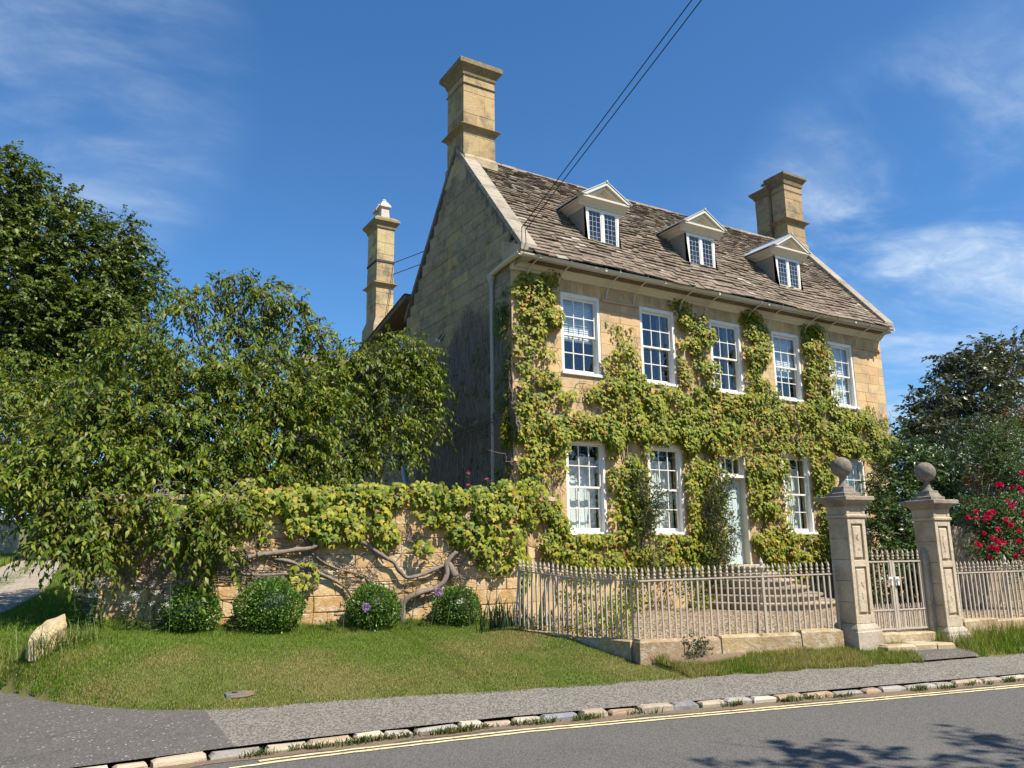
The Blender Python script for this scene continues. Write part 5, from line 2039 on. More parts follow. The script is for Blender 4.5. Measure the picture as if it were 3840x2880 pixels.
for k_ in range(240):                                            # fine bare twigs on the patches of bare wall
    x, z = rs.choice([(9.35, 5.75), (9.3, 6.2), (9.5, 4.85), (10.5, 4.75), (11.95, 5.9), (13.7, 5.4), (13.9, 5.5), (11.9, 4.75), (9.35, 2.9), (9.5, 2.6), (12.5, 4.8), (15.5, 4.8), (10.7, 4.6), (10.3, 5.2), (14.2, 5.1), (20.9, 5.0), (21.0, 4.6), (11.6, 2.4), (13.9, 2.2)])
    x, z = x + rs.gauss(0, .22), z + rs.gauss(0, .22)
    q = (x + rs.uniform(-.3, .3), z + rs.uniform(.1, .55))
    if any(h[0] - .03 < u[0] < h[1] + .03 and h[2] - .03 < u[1] < h[3] + .03 for h in holes for u in ((x, z), q)):
        continue
    w2 = wander((x, z), q, 6, .16, .03, rs)
    g.tube([(a, FY - c_ - .01, b) for a, b, c_ in w2], [.0055, .005, .0045, .004, .0035, .003, .002], 4)
g.build('stem', m_bark_vine, fc, kind='stuff')

# creeper on the gable, its shade mixed into the leaf colour
gcp = empty('gable_creeper', (0, 0, 0))
tag(gcp, 'dark shaded creeper with many bare hanging stems on the gable side', 'creeper')
rng = np.random.default_rng(6)
GP = [[(14.05, 7.3), (14.5, 7.2), (14.35, 6.2), (14.6, 5.2), (14.5, 2.8), (14.0, 2.8)], GIVY[0]]
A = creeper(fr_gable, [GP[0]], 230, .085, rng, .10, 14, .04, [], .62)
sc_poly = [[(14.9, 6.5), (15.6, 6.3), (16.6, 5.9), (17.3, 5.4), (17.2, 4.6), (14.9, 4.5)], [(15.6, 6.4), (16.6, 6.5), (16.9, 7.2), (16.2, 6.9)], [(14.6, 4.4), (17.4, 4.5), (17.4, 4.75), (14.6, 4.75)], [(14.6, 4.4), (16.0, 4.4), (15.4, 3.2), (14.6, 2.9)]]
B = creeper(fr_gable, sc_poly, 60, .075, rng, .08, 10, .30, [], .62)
V, F, C = scatter(IVY_T, IVY_F, *cat(A, B))
npmesh('foliage', V, F, C, m_leaf, gcp, 'stuff')
g = G()
for k_ in range(620):
    y0 = rs.uniform(14.1, 18.6)
    zt = 7.1 - abs(y0 - 16.0) * .55 + rs.uniform(-1.0, .4)
    z0_ = rs.uniform(.6, 4.4)
    n = 14
    w_ = wander((y0 + rs.uniform(-.5, .5), z0_), (y0, max(z0_ + .6, zt)), n, .35, .03, rs)
    r0 = rs.uniform(.006, .017)
    g.tube([(HX0 - .012 - abs(o_), a, b) for a, b, o_ in w_], [r0 * (1 - .7 * i / n) + .0015 for i in range(n + 1)], 4)
for k_ in range(60):
    y0 = rs.uniform(14.2, 18.8)
    z0_ = 4.35 + rs.uniform(-.2, .25)
    w_ = wander((y0, z0_), (y0 + rs.uniform(-1.4, 1.4), z0_ + rs.uniform(-.25, .3)), 10, .25, .07, rs)
    g.tube([(HX0 - .03 - abs(o_), a, b) for a, b, o_ in w_], .008, 4)
g.build('stem', m_bark_vine, gcp, kind='stuff')

# bright creeper on the garden wall with its gnarled trunk
wc = empty('climbing_creeper', (0, 0, 0))
tag(wc, 'bright lime creeper hanging over the garden wall on thick gnarled stems', 'creeper')
rng = np.random.default_rng(9)
top_band = [[(2.6, 2.50), (2.6, 2.62), (7.9, 2.78), (8.2, 2.60)]]
A = creeper(fr_wall, WIVY, 600, .092, rng, .22, 21, .015, [], 0)
B = creeper(fr_wall, top_band, 520, .09, rng, .18, 60, .12, [], 0)
B2 = creeper(lambda X, Z, O: fr_wall(X, 2.52 + (Z - 2.5) * .2 + O * .75, -.05 - .35 * rng.random(len(X))), [[(2.4, 2.4), (2.4, 2.9), (7.9, 2.9), (7.9, 2.4)]], 380, .085, rng, .12, 36, .22, [], 0)
B2 = (B2[0], B2[1], B2[2] + np.array([0, 0, .8]), B2[3], B2[4])
rp = [[(7.6, .9), (7.6, 2.9), (8.5, 3.0), (8.5, 1.2)]]


def fr_ret(X, Z, O):
    t = np.clip((X - 7.6) / .9, 0, 1)
    a, b = np.array([7.68, 12.62]), np.array([8.42, 13.9])
    xy = a + (b - a) * t[:, None]
    nn_ = np.array([.866, -.5])
    P = np.concatenate([xy + nn_ * O[:, None], Z[:, None]], 1)
    return P, np.tile(np.array([.5, -.85, 0]), (len(X), 1)), np.tile(np.array([.5, .86, 0]), (len(X), 1))


Cr = creeper(fr_ret, rp, 480, .09, rng, .16, 22, .04, [], 0)
leaf_parts(*cat(A, B, B2, Cr), IVY_T, IVY_F, m_leaf, wc, 'leaf', 300)
rads = [.040, .026, .048, .014, .022, .07, .014, .022, .02, .012, .018, .014]
outs = [.10, .06, .14, .08, .05, .12, .07, .12, .08, .05, .05, .05]
for path, r_, o_ in zip(WSTEM, rads, outs):
    # smooth and twist the path a little
    pts = []
    for i in range(len(path) - 1):
        for q in range(4):
            t = q / 4
            p0, p1, p2_, p3_ = path[max(i - 1, 0)], path[i], path[i + 1], path[min(i + 2, len(path) - 1)]
            cr = [.5 * (2 * b + (c - a) * t + (2 * a - 5 * b + 4 * c - d) * t * t + (-a + 3 * b - 3 * c + d) * t ** 3) for a, b, c, d in zip(p0, p1, p2_, p3_)]
            pts.append(cr)
    pts.append(path[-1])
    n = len(pts)
    ww = [wp(x, z, o_ * (1 + .5 * mnoise.noise((x * 3, z * 3, r_ * 90)))) for x, z in pts]
    rr_ = [r_ * (1 + .28 * mnoise.noise((x * 7, z * 7, 1.0))) * (1 - .35 * i / n) for i, (x, z) in enumerate(pts)]
    g = G()
    g.tube(ww, rr_, 8)
    for q in range(4 if r_ > .02 else 1):                       # strands twisted round the stem
        ph = rs.uniform(0, 6.28)
        st_ = [w_ + Vector((math.cos(ph + i * .5), 0, math.sin(ph + i * .5))) * (rr_[i] * .85) for i, w_ in enumerate(ww)]
        g.tube(st_, [v_ * .42 for v_ in rr_], 5)
    g.build('stem', m_bark_vine, wc, smooth=True)
g = G()
for k_ in range(200):
    pth = rs.choice(WSTEM)
    x, z = rs.choice(pth)
    q = (x + rs.gauss(0, .35), z + rs.uniform(-.45, .55))
    w2 = wander((x, z), q, 9, .22, .04, rs)
    g.tube([wp(a, b, .012 + abs(c_)) for a, b, c_ in w2], [.008 * (1 - .75 * j / 9) + .0016 for j in range(10)], 4)
for k_ in range(90):
    x, z = rs.uniform(1.0, 3.2), rs.uniform(1.2, 1.9)
    w2 = wander((x, z), (x + rs.uniform(-.9, .9), z + rs.uniform(-.5, .4)), 10, .25, .04, rs)
    g.tube([wp(a, b, .012 + abs(c_)) for a, b, c_ in w2], .006, 4)
g.build('twig', m_bark_vine, wc, kind='stuff')


# ------------------------------------------------------------------ trees
def bez(a, b, sag, n, rs, amp=.0):
    a, b = Vector(a), Vector(b)
    out = []
    ph = rs.uniform(0, 90)
    for i in range(n + 1):
        t = i / n
        p = a.lerp(b, t) + Vector((0, 0, 4 * sag * t * (1 - t)))
        if amp and 0 < i < n:
            p += Vector((mnoise.noise((t * 3 + ph, 1, 0)), mnoise.noise((t * 3 + ph, 5, 0)), mnoise.noise((t * 3 + ph, 9, 0)))) * amp
        out.append(p)
    return out


def tree(name, label, cat_, base, fork, trunk_r, blobs, leaf, cols, m, seed, group=None, kind_leaf='ova', twig=(.5, 9, .35), n_sub=4, stem_m=None, spread=.55, density=1.0, shell=.55):
    """trunk, limbs to every mass of foliage, side branches, and leaves set along short drooping twigs.
    blobs: (centre, radii, number of twigs)"""
    rng = np.random.default_rng(seed)
    rs = random.Random(seed)
    root = empty(name, base)
    root.location = (0, 0, 0)
    tag(root, label, cat_, group)
    base, fork = Vector(base), Vector(fork)
    g = G()
    tp = bez(base, fork, 0, 8, rs, .12)
    g.tube(tp, [trunk_r * (1.35 - .5 * min(1, i / 2.)) * (1 - .06 * i) for i in range(9)], 9)
    g.build('trunk', stem_m or m_bark, root, smooth=True)
    gb = G()
    TP, TD, AN = [], [], []
    for c, r, n in blobs:
        c, r = Vector(c), Vector(r)
        start = tp[rs.randrange(5, 9)]
        L = (c - start).length
        limb = bez(start, c, .06 * L, 10, rs, .10 * L ** .7)
        r0 = trunk_r * min(.55, .22 + .05 * max(r))
        gb.tube(limb, [r0 * (1 - .07 * i) for i in range(11)], 6)
        for q in range(n_sub):
            d_ = Vector([rs.gauss(0, 1) for _ in range(3)]).normalized()
            e = c + Vector((d_.x * r.x, d_.y * r.y, d_.z * r.z)) * rs.uniform(.7, 1.0)
            s_ = limb[rs.randrange(4, 11)]
            sb = bez(s_, e, .05 * (e - s_).length, 8, rs, .16)
            gb.tube(sb, [r0 * .38 * (1 - .10 * i) + .004 for i in range(9)], 5)
            for w_ in range(2):
                d2 = Vector([rs.gauss(0, 1) for _ in range(3)]).normalized()
                e2 = e + Vector((d2.x * r.x, d2.y * r.y, d2.z * r.z)) * .45
                gb.tube(bez(sb[rs.randrange(3, 8)], e2, .0, 6, rs, .12), [r0 * .14 * (1 - .12 * i) + .003 for i in range(7)], 4)
        n = int(n * density)
        d = unit(rng.normal(0, 1, (n, 3)))
        rad = (shell + (1 - shell) * rng.random(n)) ** .8
        P = np.array(c) + d * rad[:, None] * np.array(r)
        P += .22 * np.array(r) * np.stack([nz(P, 1.1, seed + q * 7.) for q in range(3)], -1)
        TP.append(P)
        TD.append(unit(d * np.array([1, 1, .6]) + rng.normal(0, .5, (n, 3))))
    gb.build('branch', stem_m or m_bark, root, smooth=True, kind='stuff')
    TP, TD = np.concatenate(TP), np.concatenate(TD)
    tl, tn, droop = twig
    nt = len(TP)
    idx = np.repeat(np.arange(nt), tn)
    k_ = np.tile(np.arange(tn), nt)
    t = (k_ + rng.random(len(k_)) * .8) / tn
    ln = tl * rng.uniform(.6, 1.3, nt)[idx]
    P = TP[idx] + TD[idx] * (t * ln)[:, None] + np.array([0, 0, -1.0]) * (droop * ln * t * t)[:, None]
    side = unit(np.cross(TD[idx], np.array([0, 0, 1.0])) + 1e-6) * np.where(k_ % 2 == 0, 1, -1)[:, None]
    Yd = TD[idx] * .5 + side * spread + np.array([0, 0, -1.0]) * (droop * 1.3 * rng.uniform(.3, 1.3, (len(P), 1))) + rng.normal(0, .22, (len(P), 3))
    Nd = np.array([0, 0, 1.0]) + TD[idx] * .35 + rng.normal(0, .42, (len(P), 3))
    S = leaf * rng.uniform(.6, 1.25, len(P))
    cols = np.array(cols)
    c = cols[rng.integers(0, len(cols), len(P))] * rng.uniform(.75, 1.2, (len(P), 1))
    nv = nz(TP, .8, seed)[idx]
    c = c * (1 + .30 * nv[:, None])
    T, TF = (LAN_T, LAN_F) if kind_leaf == 'lan' else (OVA_T, OVA_F)
    V, F, C = scatter(T, TF, P, Yd, Nd, S, c)
    npmesh('crown', V, F, C, m, root, 'stuff')
    return root


def B3(px, py, Y, r, n, fy=1.0):
    c = at(px, py, Y)
    rx = r if hasattr(r, '__len__') else (r, r * fy, r)
    return (c, rx, n)


CH_COLS = [(.080, .130, .012), (.125, .180, .015), (.058, .098, .010), (.185, .210, .018), (.135, .125, .018)]
BE_COLS = [(.080, .120, .018), (.110, .152, .022), (.058, .092, .015), (.145, .172, .030)]
EV_COLS = [(.030, .048, .014), (.042, .062, .018), (.022, .036, .012), (.060, .070, .030)]
cherry = [
    # light top spray
    B3(1000, 1120, 15.6, (.55, .6, .42), 46), B3(760, 1110, 15.6, (.50, .5, .22), 26), B3(690, 1160, 15.4, (.30, .4, .20), 12), B3(1090, 1200, 15.6, (.50, .6, .35), 34), B3(1190, 1260, 15.4, (.38, .5, .28), 22),
    B3(900, 1230, 15.4, (.50, .5, .30), 30), B3(870, 1060, 15.6, (.35, .4, .18), 14), B3(1000, 1330, 15.2, (.6, .6, .35), 44),
    # right arm drooping in front of the gable
    B3(1490, 1320, 15.0, (.62, .6, .42), 70), B3(1590, 1390, 15.0, (.38, .5, .55), 56), B3(1400, 1420, 14.6, (.60, .6, .50), 66), B3(1300, 1350, 14.8, (.55, .6, .36), 54), B3(1610, 1530, 15.0, (.20, .3, .50), 26),
    B3(1500, 1590, 14.9, (.30, .4, .42), 34), B3(1400, 1620, 14.6, (.36, .5, .45), 40), B3(1540, 1690, 14.9, (.16, .3, .26), 12), B3(1300, 1730, 14.3, (.50, .5, .22), 36), B3(1220, 1790, 14.0, (.45, .5, .18), 26),
    # broad middle
    B3(1180, 1480, 14.5, (.80, .8, .60), 112), B3(950, 1480, 14.4, (.85, .9, .62), 118), B3(720, 1400, 14.8, (.90, .9, .62), 118), B3(520, 1320, 15.2, (.80, .9, .55), 96), B3(1050, 1640, 14.1, (.90, .8, .55), 112),
    B3(800, 1640, 13.9, (.95, .9, .62), 124), B3(560, 1560, 14.1, (.95, .9, .60), 124), B3(360, 1520, 14.4, (.70, .9, .55), 88), B3(330, 1690, 13.9, (.80, .9, .55), 100), B3(560, 1760, 13.5, (.80, .8, .45), 94),
    B3(180, 1760, 13.8, (.70, .8, .42), 74), B3(80, 1800, 13.7, (.45, .6, .24), 30), B3(320, 1880, 13.2, (.55, .6, .34), 62), B3(800, 1790, 13.4, (.65, .6, .25), 46), B3(1010, 1790, 13.5, (.50, .5, .22), 34),
    # low sprays in front of the wall and over the verge
    B3(270, 2000, 12.9, (.42, .5, .24), 44), B3(350, 2055, 12.6, (.38, .4, .16), 28), B3(560, 1900, 12.5, (.30, .3, .18), 16), B3(720, 1960, 12.3, (.30, .3, .26), 24), B3(800, 2050, 12.2, (.26, .25, .18), 18),
    B3(880, 1930, 12.3, (.30, .3, .20), 18), B3(420, 1960, 12.7, (.30, .4, .20), 16), B3(640, 2000, 12.3, (.18, .2, .14), 8)]
tree('cherry_tree', 'spreading cherry tree drooping over the left end of the garden wall', 'tree', (3.4, 15.6, .5), (3.6, 15.3, 3.4), .17, cherry, .112, CH_COLS, m_cherry, 51, kind_leaf='lan', twig=(.44, 14, .6), n_sub=4, shell=.2, density=2.5)
lc = [B3(60, 1450, 21, (1.3, 1.3, .75), 130), B3(-80, 1560, 20, (1.3, 1.3, .8), 100), B3(60, 1640, 20.5, (1.0, 1.2, .55), 100), B3(150, 1520, 21, (.7, 1., .6), 60), B3(-150, 1400, 21, (1.3, 1.3, .8), 60)]
tree('cherry_tree', 'lighter cherry bough standing behind the big cherry at the lane, below the tall tree', 'tree', (-2.6, 20.5, .9), (-2.2, 20.6, 4.6), .16, lc, .125, CH_COLS, m_cherry, 52, kind_leaf='lan', twig=(.5, 11, .5), n_sub=3, density=1.7)
bt = [B3(20, 760, 32, (2.0, 2.2, 1.5), 150), B3(170, 900, 32, (2.2, 2.2, 1.5), 180), B3(300, 1020, 32, (2.2, 2.2, 1.6), 200), B3(-120, 950, 32, (2.6, 2.6, 2.4), 200), B3(60, 1080, 31, (2.4, 2.4, 1.8), 210), B3(430, 1060, 32, (1.2, 1.5, .9), 70),
      B3(520, 1080, 32, (.8, 1., .8), 40), B3(400, 900, 32, (1.2, 1.2, .42), 48), B3(460, 850, 32, (.7, .8, .22), 20), B3(500, 940, 32, (.6, .8, .4), 26), B3(200, 1220, 31, (2.6, 2.4, 1.6), 230), B3(420, 1180, 31, (1.6, 1.8, 1.0), 110),
      B3(0, 1300, 31, (2.6, 2.4, 1.8), 210), B3(330, 1360, 31, (2.2, 2.2, 1.3), 160), B3(230, 750, 32, (.9, 1., .5), 34), B3(60, 640, 32, (1.0, 1.2, .5), 36), B3(590, 1050, 32, (.35, .5, .6), 14), B3(150, 1460, 31, (2.4, 2.2, 1.4), 150),
      B3(-200, 1250, 31, (2.4, 2.2, 2.2), 110), B3(-60, 640, 32, (1.4, 1.4, 1.0), 50)]
tree('broadleaf_tree', 'tall dark green broadleaf tree rising at the far side of the lane', 'tree', (.3, 33.5, 1.4), (.1, 33, 8.5), .42, bt, .135, BE_COLS, m_beech, 53, twig=(.70, 20, .35), n_sub=5, shell=.30, density=2.2)
hedge = [B3(30, 1800, 44, (3.2, 2, 2.0), 130), B3(200, 1820, 43, (3.2, 2, 2.2), 150), B3(420, 1760, 42, (3., 2, 2.6), 120), B3(-120, 1780, 44, (3, 2, 2.2), 80), B3(120, 1660, 46, (4, 2, 2.4), 120)]
tree('broadleaf_tree', 'dark shaded tree low behind the dry stone wall', 'tree', (.8, 45, 1.6), (.8, 45, 3.2), .3, hedge, .26, EV_COLS, m_dkleaf, 54, twig=(.8, 11, .3), n_sub=2, shell=.3, density=1.5)
# right side: evergreens, laurel, maple
oak = [B3(3640, 1470, 19, (2.2, 2, 1.5), 190), B3(3560, 1560, 19, (1.9, 2, 1.2), 160), B3(3480, 1640, 18.5, (1.4, 1.6, .8), 100), B3(3720, 1380, 19, (1.7, 1.6, 1.1), 90), B3(3790, 1310, 19.2, (1.0, 1.2, .6), 44), B3(3620, 1370, 19.2, (1.0, 1.2, .38), 36), B3(3680, 1310, 19.2, (.6, .8, .35), 18),
       B3(3480, 1500, 19.2, (.5, .8, .22), 14), B3(3440, 1610, 18.6, (.6, .8, .4), 22), B3(3840, 1450, 19, (1.8, 1.8, 1.8), 120), B3(3700, 1650, 18, (2.4, 2, 1.6), 190), B3(3560, 1700, 18, (1.6, 1.6, 1.0), 100), B3(3560, 1330, 19.4, (.4, .6, .2), 8)]
tree('holm_oak', 'dark evergreen oak with airy twigs against the sky right of the house', 'tree', (35, 18.6, .3), (35, 18.8, 5.0), .4, oak, .20, [(.075, .085, .032), (.100, .105, .045), (.050, .062, .024), (.130, .120, .065)], m_dkleaf, 61, twig=(.62, 13, .15), n_sub=9, shell=.4, density=1.5)
yew = [B3(3640, 1640, 15, (.9, .9, .9), 130), B3(3560, 1720, 14.6, (.8, .8, .8), 110), B3(3720, 1720, 14.6, (1.2, 1., 1.2), 170), B3(3800, 1560, 15.5, (1.2, 1., 1.6), 170), B3(3640, 1820, 14, (1.2, 1., .9), 130), B3(3860, 1720, 15, (1.2, 1.2, 1.6), 130), B3(3620, 1960, 13.6, (1.5, 1, 1.0), 130), B3(3780, 1900, 13.6, (1.3, 1, 1.2), 120)]
tree('yew_tree', 'feathery dark green yew below the evergreen oak, behind the second pillar', 'tree', (25.5, 14.8, .3), (25.5, 14.8, 2.4), .2, yew, .10, [(.026, .046, .014), (.040, .064, .018), (.056, .082, .022)], m_dkleaf, 62, kind_leaf='lan', twig=(.5, 18, .5), n_sub=3, shell=.3, density=1.8)
lau = [B3(3400, 1730, 12.4, (.62, .6, .60), 100), B3(3330, 1820, 12.4, (.50, .5, .5), 70), B3(3480, 1790, 12.2, (.62, .6, .55), 100), B3(3400, 1900, 12, (.80, .7, .7), 130), B3(3540, 1850, 12, (.55, .6, .5), 80), B3(3330, 1960, 11.8, (.6, .6, .6), 80), B3(3470, 2000, 11.7, (.9, .7, .7), 110), B3(3560, 1960, 11.7, (.5, .5, .5), 60),
       B3(3380, 2080, 11.5, (.9, .6, .7), 90), B3(3480, 2150, 11.4, (.9, .6, .6), 70), B3(3380, 1660, 12.6, (.18, .2, .32), 14), B3(3450, 1690, 12.5, (.2, .2, .28), 14), B3(3300, 2150, 11.5, (.6, .5, .6), 40)]
tree('laurel_bush', 'glossy dark laurel bush between the two gate pillars', 'bush', (19.2, 12.2, .3), (19.2, 12.2, 1.2), .09, lau, .115, [(.042, .085, .018), (.060, .110, .022), (.030, .060, .014), (.085, .130, .026)], m_dkleaf, 63, kind_leaf='lan', twig=(.34, 13, .1), n_sub=3, shell=.25, density=2.3)
mp = [B3(3810, 1580, 12.2, (.6, .5, .35), 60), B3(3680, 1780, 11.2, (.4, .4, .16), 34), B3(3690, 1850, 11, (.35, .35, .18), 24)]
tree('maple_tree', 'small bronze leaved maple in front of the yew', 'tree', (21.5, 12.2, .3), (21.3, 12.1, 2.0), .06, mp, .085, [(.150, .070, .025), (.110, .085, .028), (.180, .095, .035)], m_leaf, 64, twig=(.35, 11, .3), n_sub=3)
# roses
RB = [B3(3790, 1760, 9.8, (.9, .7, .6), 120), B3(3720, 1680, 10.2, (.6, .5, .5), 60), B3(3700, 1930, 9.5, (.55, .5, .4), 80), B3(3800, 1950, 9.3, (.8, .6, .5), 110), B3(3640, 1920, 9.6, (.24, .3, .14), 16), B3(3760, 2050, 9.2, (.7, .5, .36), 70), B3(3840, 2080, 9.1, (.6, .5, .4), 50), B3(3860, 1820, 9.4, (.7, .6, .7), 70),
      B3(3790, 1630, 10.2, (.7, .5, .4), 60), B3(3650, 2060, 9.5, (.16, .2, .1), 8)]
rose = tree('rose_bush', 'tall rose bush full of crimson pink blooms behind the railing', 'rose bush', (17.4, 9.7, .3), (17.6, 9.6, 1.3), .05, RB, .052, [(.040, .080, .020), (.062, .110, .026), (.085, .130, .035)], m_leaf, 65, twig=(.30, 18, .2), n_sub=4, shell=.2, density=2.6)
rng = np.random.default_rng(70)
rs = random.Random(70)
spots = [(3632, 1942), (3664, 1947), (3696, 1932), (3712, 1926), (3725, 1920), (3772, 1948), (3742, 1986), (3790, 1900), (3800, 1890), (3838, 1925), (3720, 2018), (3732, 2026), (3745, 2036), (3715, 2055), (3735, 2062), (3668, 2045), (3818, 2030), (3838, 2070), (3712, 2090), (3808, 2086), (3780, 1880), (3748, 1820), (3800, 1828), (3824, 1830), (3836, 1776), (3790, 1970), (3690, 2000), (3765, 2033), (3660, 1919), (3820, 1990), (3700, 1945), (3830, 1845)]
for i, (px, py) in enumerate(spots):
    c = np.array(at(px, py, 8.75 + rs.uniform(-.12, .12)))
    n = 26
    d = unit(rng.normal(0, 1, (n, 3)) + np.array([-.5, -.6, .4]))
    r_ = rs.uniform(.035, .065)
    P = c + d * r_ * .35
    V, F, C = scatter([(0, 0, 0), (-.5, .6, .15), (0, 1, .0), (.5, .6, .15)], OVA_F, P, d + rng.normal(0, .4, (n, 3)), unit(np.cross(d, rng.normal(0, 1, (n, 3)))) * .4 + d, np.full(n, r_), np.array([(.62, .012, .085), (.70, .03, .14), (.50, .008, .05)])[rng.integers(0, 3, n)])
    npmesh('bloom', V, F, C, m_petal, rose)

# trees across the road, behind the viewer: the first throws its shadow on the road
rt = [((7.7, -1.45, 6.4), (2.0, 1.6, 1.2), 150), ((9.5, -3.3, 7.2), (2.4, 2.2, 1.8), 160), ((6.4, -2.3, 5.9), (1.2, 1.2, .7), 60), ((10.8, -4.2, 6.4), (2.2, 2.0, 1.6), 110)]
tree('street_tree', 'leafy roadside tree whose boughs shade the near edge of the road', 'tree', (9.5, -3.6, 0), (9.4, -3.2, 4.4), .2, rt, .16, BE_COLS, m_beech, 66, twig=(.6, 10, .3), n_sub=3)


def copy_tree(root, loc, rz, scale, label):
    r = root.copy()
    COL.objects.link(r)
    r.location, r.rotation_euler, r.scale = loc, (0, 0, rz), (scale,) * 3
    r['label'] = label
    for ch in list(root.children):
        c = ch.copy()
        COL.objects.link(c)
        c.parent = r
    return r


# a row of unseen trees added across the road, to give the windows dark reflections
rt = [((0, 0, 5.2), (2.6, 2.4, 2.2), 150), ((1.4, .3, 6.8), (2.2, 2.0, 1.8), 110), ((-1.2, -.2, 7.0), (2.0, 2.0, 1.7), 100), ((.2, 0, 8.6), (1.6, 1.6, 1.4), 70), ((-.6, .5, 3.4), (2.4, 2.0, 1.2), 90)]
gt = tree('reflection_tree', 'unseen rounded tree added across the road for dark window reflections', 'tree', (0, 0, 0), (0, 0, 3.0), .22, rt, .26, BE_COLS, m_beech, 67, 'trees added for window reflections', twig=(.7, 10, .3), n_sub=3)
gt.location = (1.0, -15.0, 0)
for i, (x, y, s_) in enumerate(((6.5, -16.5, 1.15), (12.0, -15.0, .95), (17.5, -17.0, 1.2), (23.5, -15.5, 1.0), (29.5, -17.0, 1.15), (36, -16, 1.05), (43, -17, 1.2), (50, -16.5, 1.1))):
    copy_tree(gt, (x, y, 0), i * 1.9, s_, 'unseen rounded tree added across the road for dark window reflections')


# ------------------------------------------------------------------ clipped box balls
def box_ball(X, r, label, seed, dens=1.0):
    rng = np.random.default_rng(seed)
    c2 = wp(X, 0, .50)
    zb = float(hgt(c2.x, c2.y))
    c = np.array((c2.x, c2.y, zb + r * .86))
    root = empty('box_ball', (0, 0, 0))
    tag(root, label, 'clipped shrub', 'clipped box balls')
    n = int(9000 * (r / .45) ** 2 * dens)
    d = unit(rng.normal(0, 1, (n, 3)))
    d = d[d[:, 2] > -.86]
    n = len(d)
    lump = 1 + .13 * nz(d * 1.0, 1.6, seed) + .07 * nz(d, 4.0, seed + 2.) + .05 * rng.random(n) ** 6 * 3
    rad = r * lump * (1 - .16 * rng.random(n) ** 2.2)
    sq = 1 + .10 * (1 - np.abs(d[:, 2:3])) * 1.0
    P = c + d * rad[:, None] * np.concatenate([sq, sq, np.full((n, 1), .96)], 1)
    Yd = d * .9 + rng.normal(0, .65, (n, 3)) + np.array([0, 0, .35])
    Nd = d * .5 + rng.normal(0, .7, (n, 3)) + np.array([0, 0, .4])
    S = rng.uniform(.022, .042, n)
    cols = np.array([(.085, .180, .022), (.120, .230, .028), (.060, .130, .018), (.160, .260, .038)])
    cc = cols[rng.integers(0, 4, n)] * rng.uniform(.8, 1.2, (n, 1))
    V, F, C = scatter(OVA_T, OVA_F, P, Yd, Nd, S, cc)
    npmesh('foliage', V, F, C, m_box, root, 'stuff')
    g = G()
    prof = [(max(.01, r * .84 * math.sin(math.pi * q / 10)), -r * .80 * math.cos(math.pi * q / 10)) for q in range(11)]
    g.lathe(tuple(c), prof, 14, (.012, .022, .006))  # solid near-black core inside the leaf shell
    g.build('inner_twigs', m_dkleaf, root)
    g = G()
    g.tube([(c[0], c[1], zb - .1), (c[0], c[1], c[2])], .03, 6)
    g.build('trunk', m_bark, root)


box_ball(2.08, .355, 'darkest box ball, shaded by the cherry tree beside the white flowers', 81)
box_ball(3.18, .43, 'widest and roundest sunlit box ball, next to the shaded one', 82)
box_ball(4.78, .385, 'square shouldered box ball with a purple allium standing in front of it', 83)
box_ball(6.22, .355, 'smallest box ball, nearest the railing, with alliums at its side', 84)


# alliums: purple heads in bloom and brown seed heads
def allium(X, z, out, col, label, seed, r=.055):
    rs = random.Random(seed)
    rng = np.random.default_rng(seed)
    p = wp(X, 0, out)
    zb = float(hgt(p.x, p.y))
    root = empty('allium', (0, 0, 0))
    tag(root, label, 'flower', 'alliums along the garden wall')
    tip = Vector((p.x, p.y, z))
    b = Vector((p.x + rs.uniform(-.18, .12), p.y + rs.uniform(-.08, .05), zb))
    g = G()
    g.tube(bez(b, tip, 0, 6, rs, .03), [.006, .006, .0055, .005, .005, .0045, .004], 5, (.10, .13, .05))
    g.build('stem', m_leaf, root)
    n = 150
    d = unit(rng.normal(0, 1, (n, 3)))
    P = np.array(tip) + d * r * rng.uniform(.7, 1, (n, 1))
    c = np.tile(np.array(col), (n, 1)) * rng.uniform(.7, 1.3, (n, 1))
    V, F, C = scatter(OVA_T, OVA_F, P, d + rng.normal(0, .5, (n, 3)), rng.normal(0, 1, (n, 3)), np.full(n, r * .45), c)
    npmesh('flower_head', V, F, C, m_petal, root)
    g = G()
    for q in range(30):
        e = Vector(d[q]) * r * .9
        g.tube([tip, tip + e], .0012, 3, (.25, .24, .15))
    g.build('flower_stalks', m_leaf, root, kind='stuff')


allium(5.71, 1.01, .95, (.42, .25, .50), 'purple allium in bloom just left of the smallest box ball', 1, .06)
allium(4.51, .83, .98, (.40, .24, .50), 'purple allium in bloom in front of the square shouldered box ball', 2, .055)
SD = (.20, .17, .085)
for i, (X, z, lab) in enumerate(((3.73, 1.16, 'dry allium seed head between the widest and the square shouldered box balls'), (4.22, 1.17, 'dry allium seed head over the left shoulder of the square shouldered box ball'),
                                 (5.16, 1.15, 'dry allium seed head standing over the right edge of the square shouldered box ball'), (5.36, 1.13, 'dry allium seed head midway between the two box balls nearest the railing'),
                                 (6.01, 1.17, 'dry allium seed head touching the creeper above the left of the smallest box ball'), (6.16, 1.12, 'dry allium seed head just over the top of the smallest box ball'),
                                 (6.42, 1.23, 'tallest dry allium seed head, right of the smallest box ball'), (6.62, 1.21, 'dry allium seed head second from the railing, right of the smallest box ball'),
                                 (6.68, 1.05, 'dry allium seed head closest to the railing end'), (1.75, 1.35, 'pale allium seed head in front of the shaded wall end'))):
    allium(X, z, .9, SD, lab, 10 + i, .055)


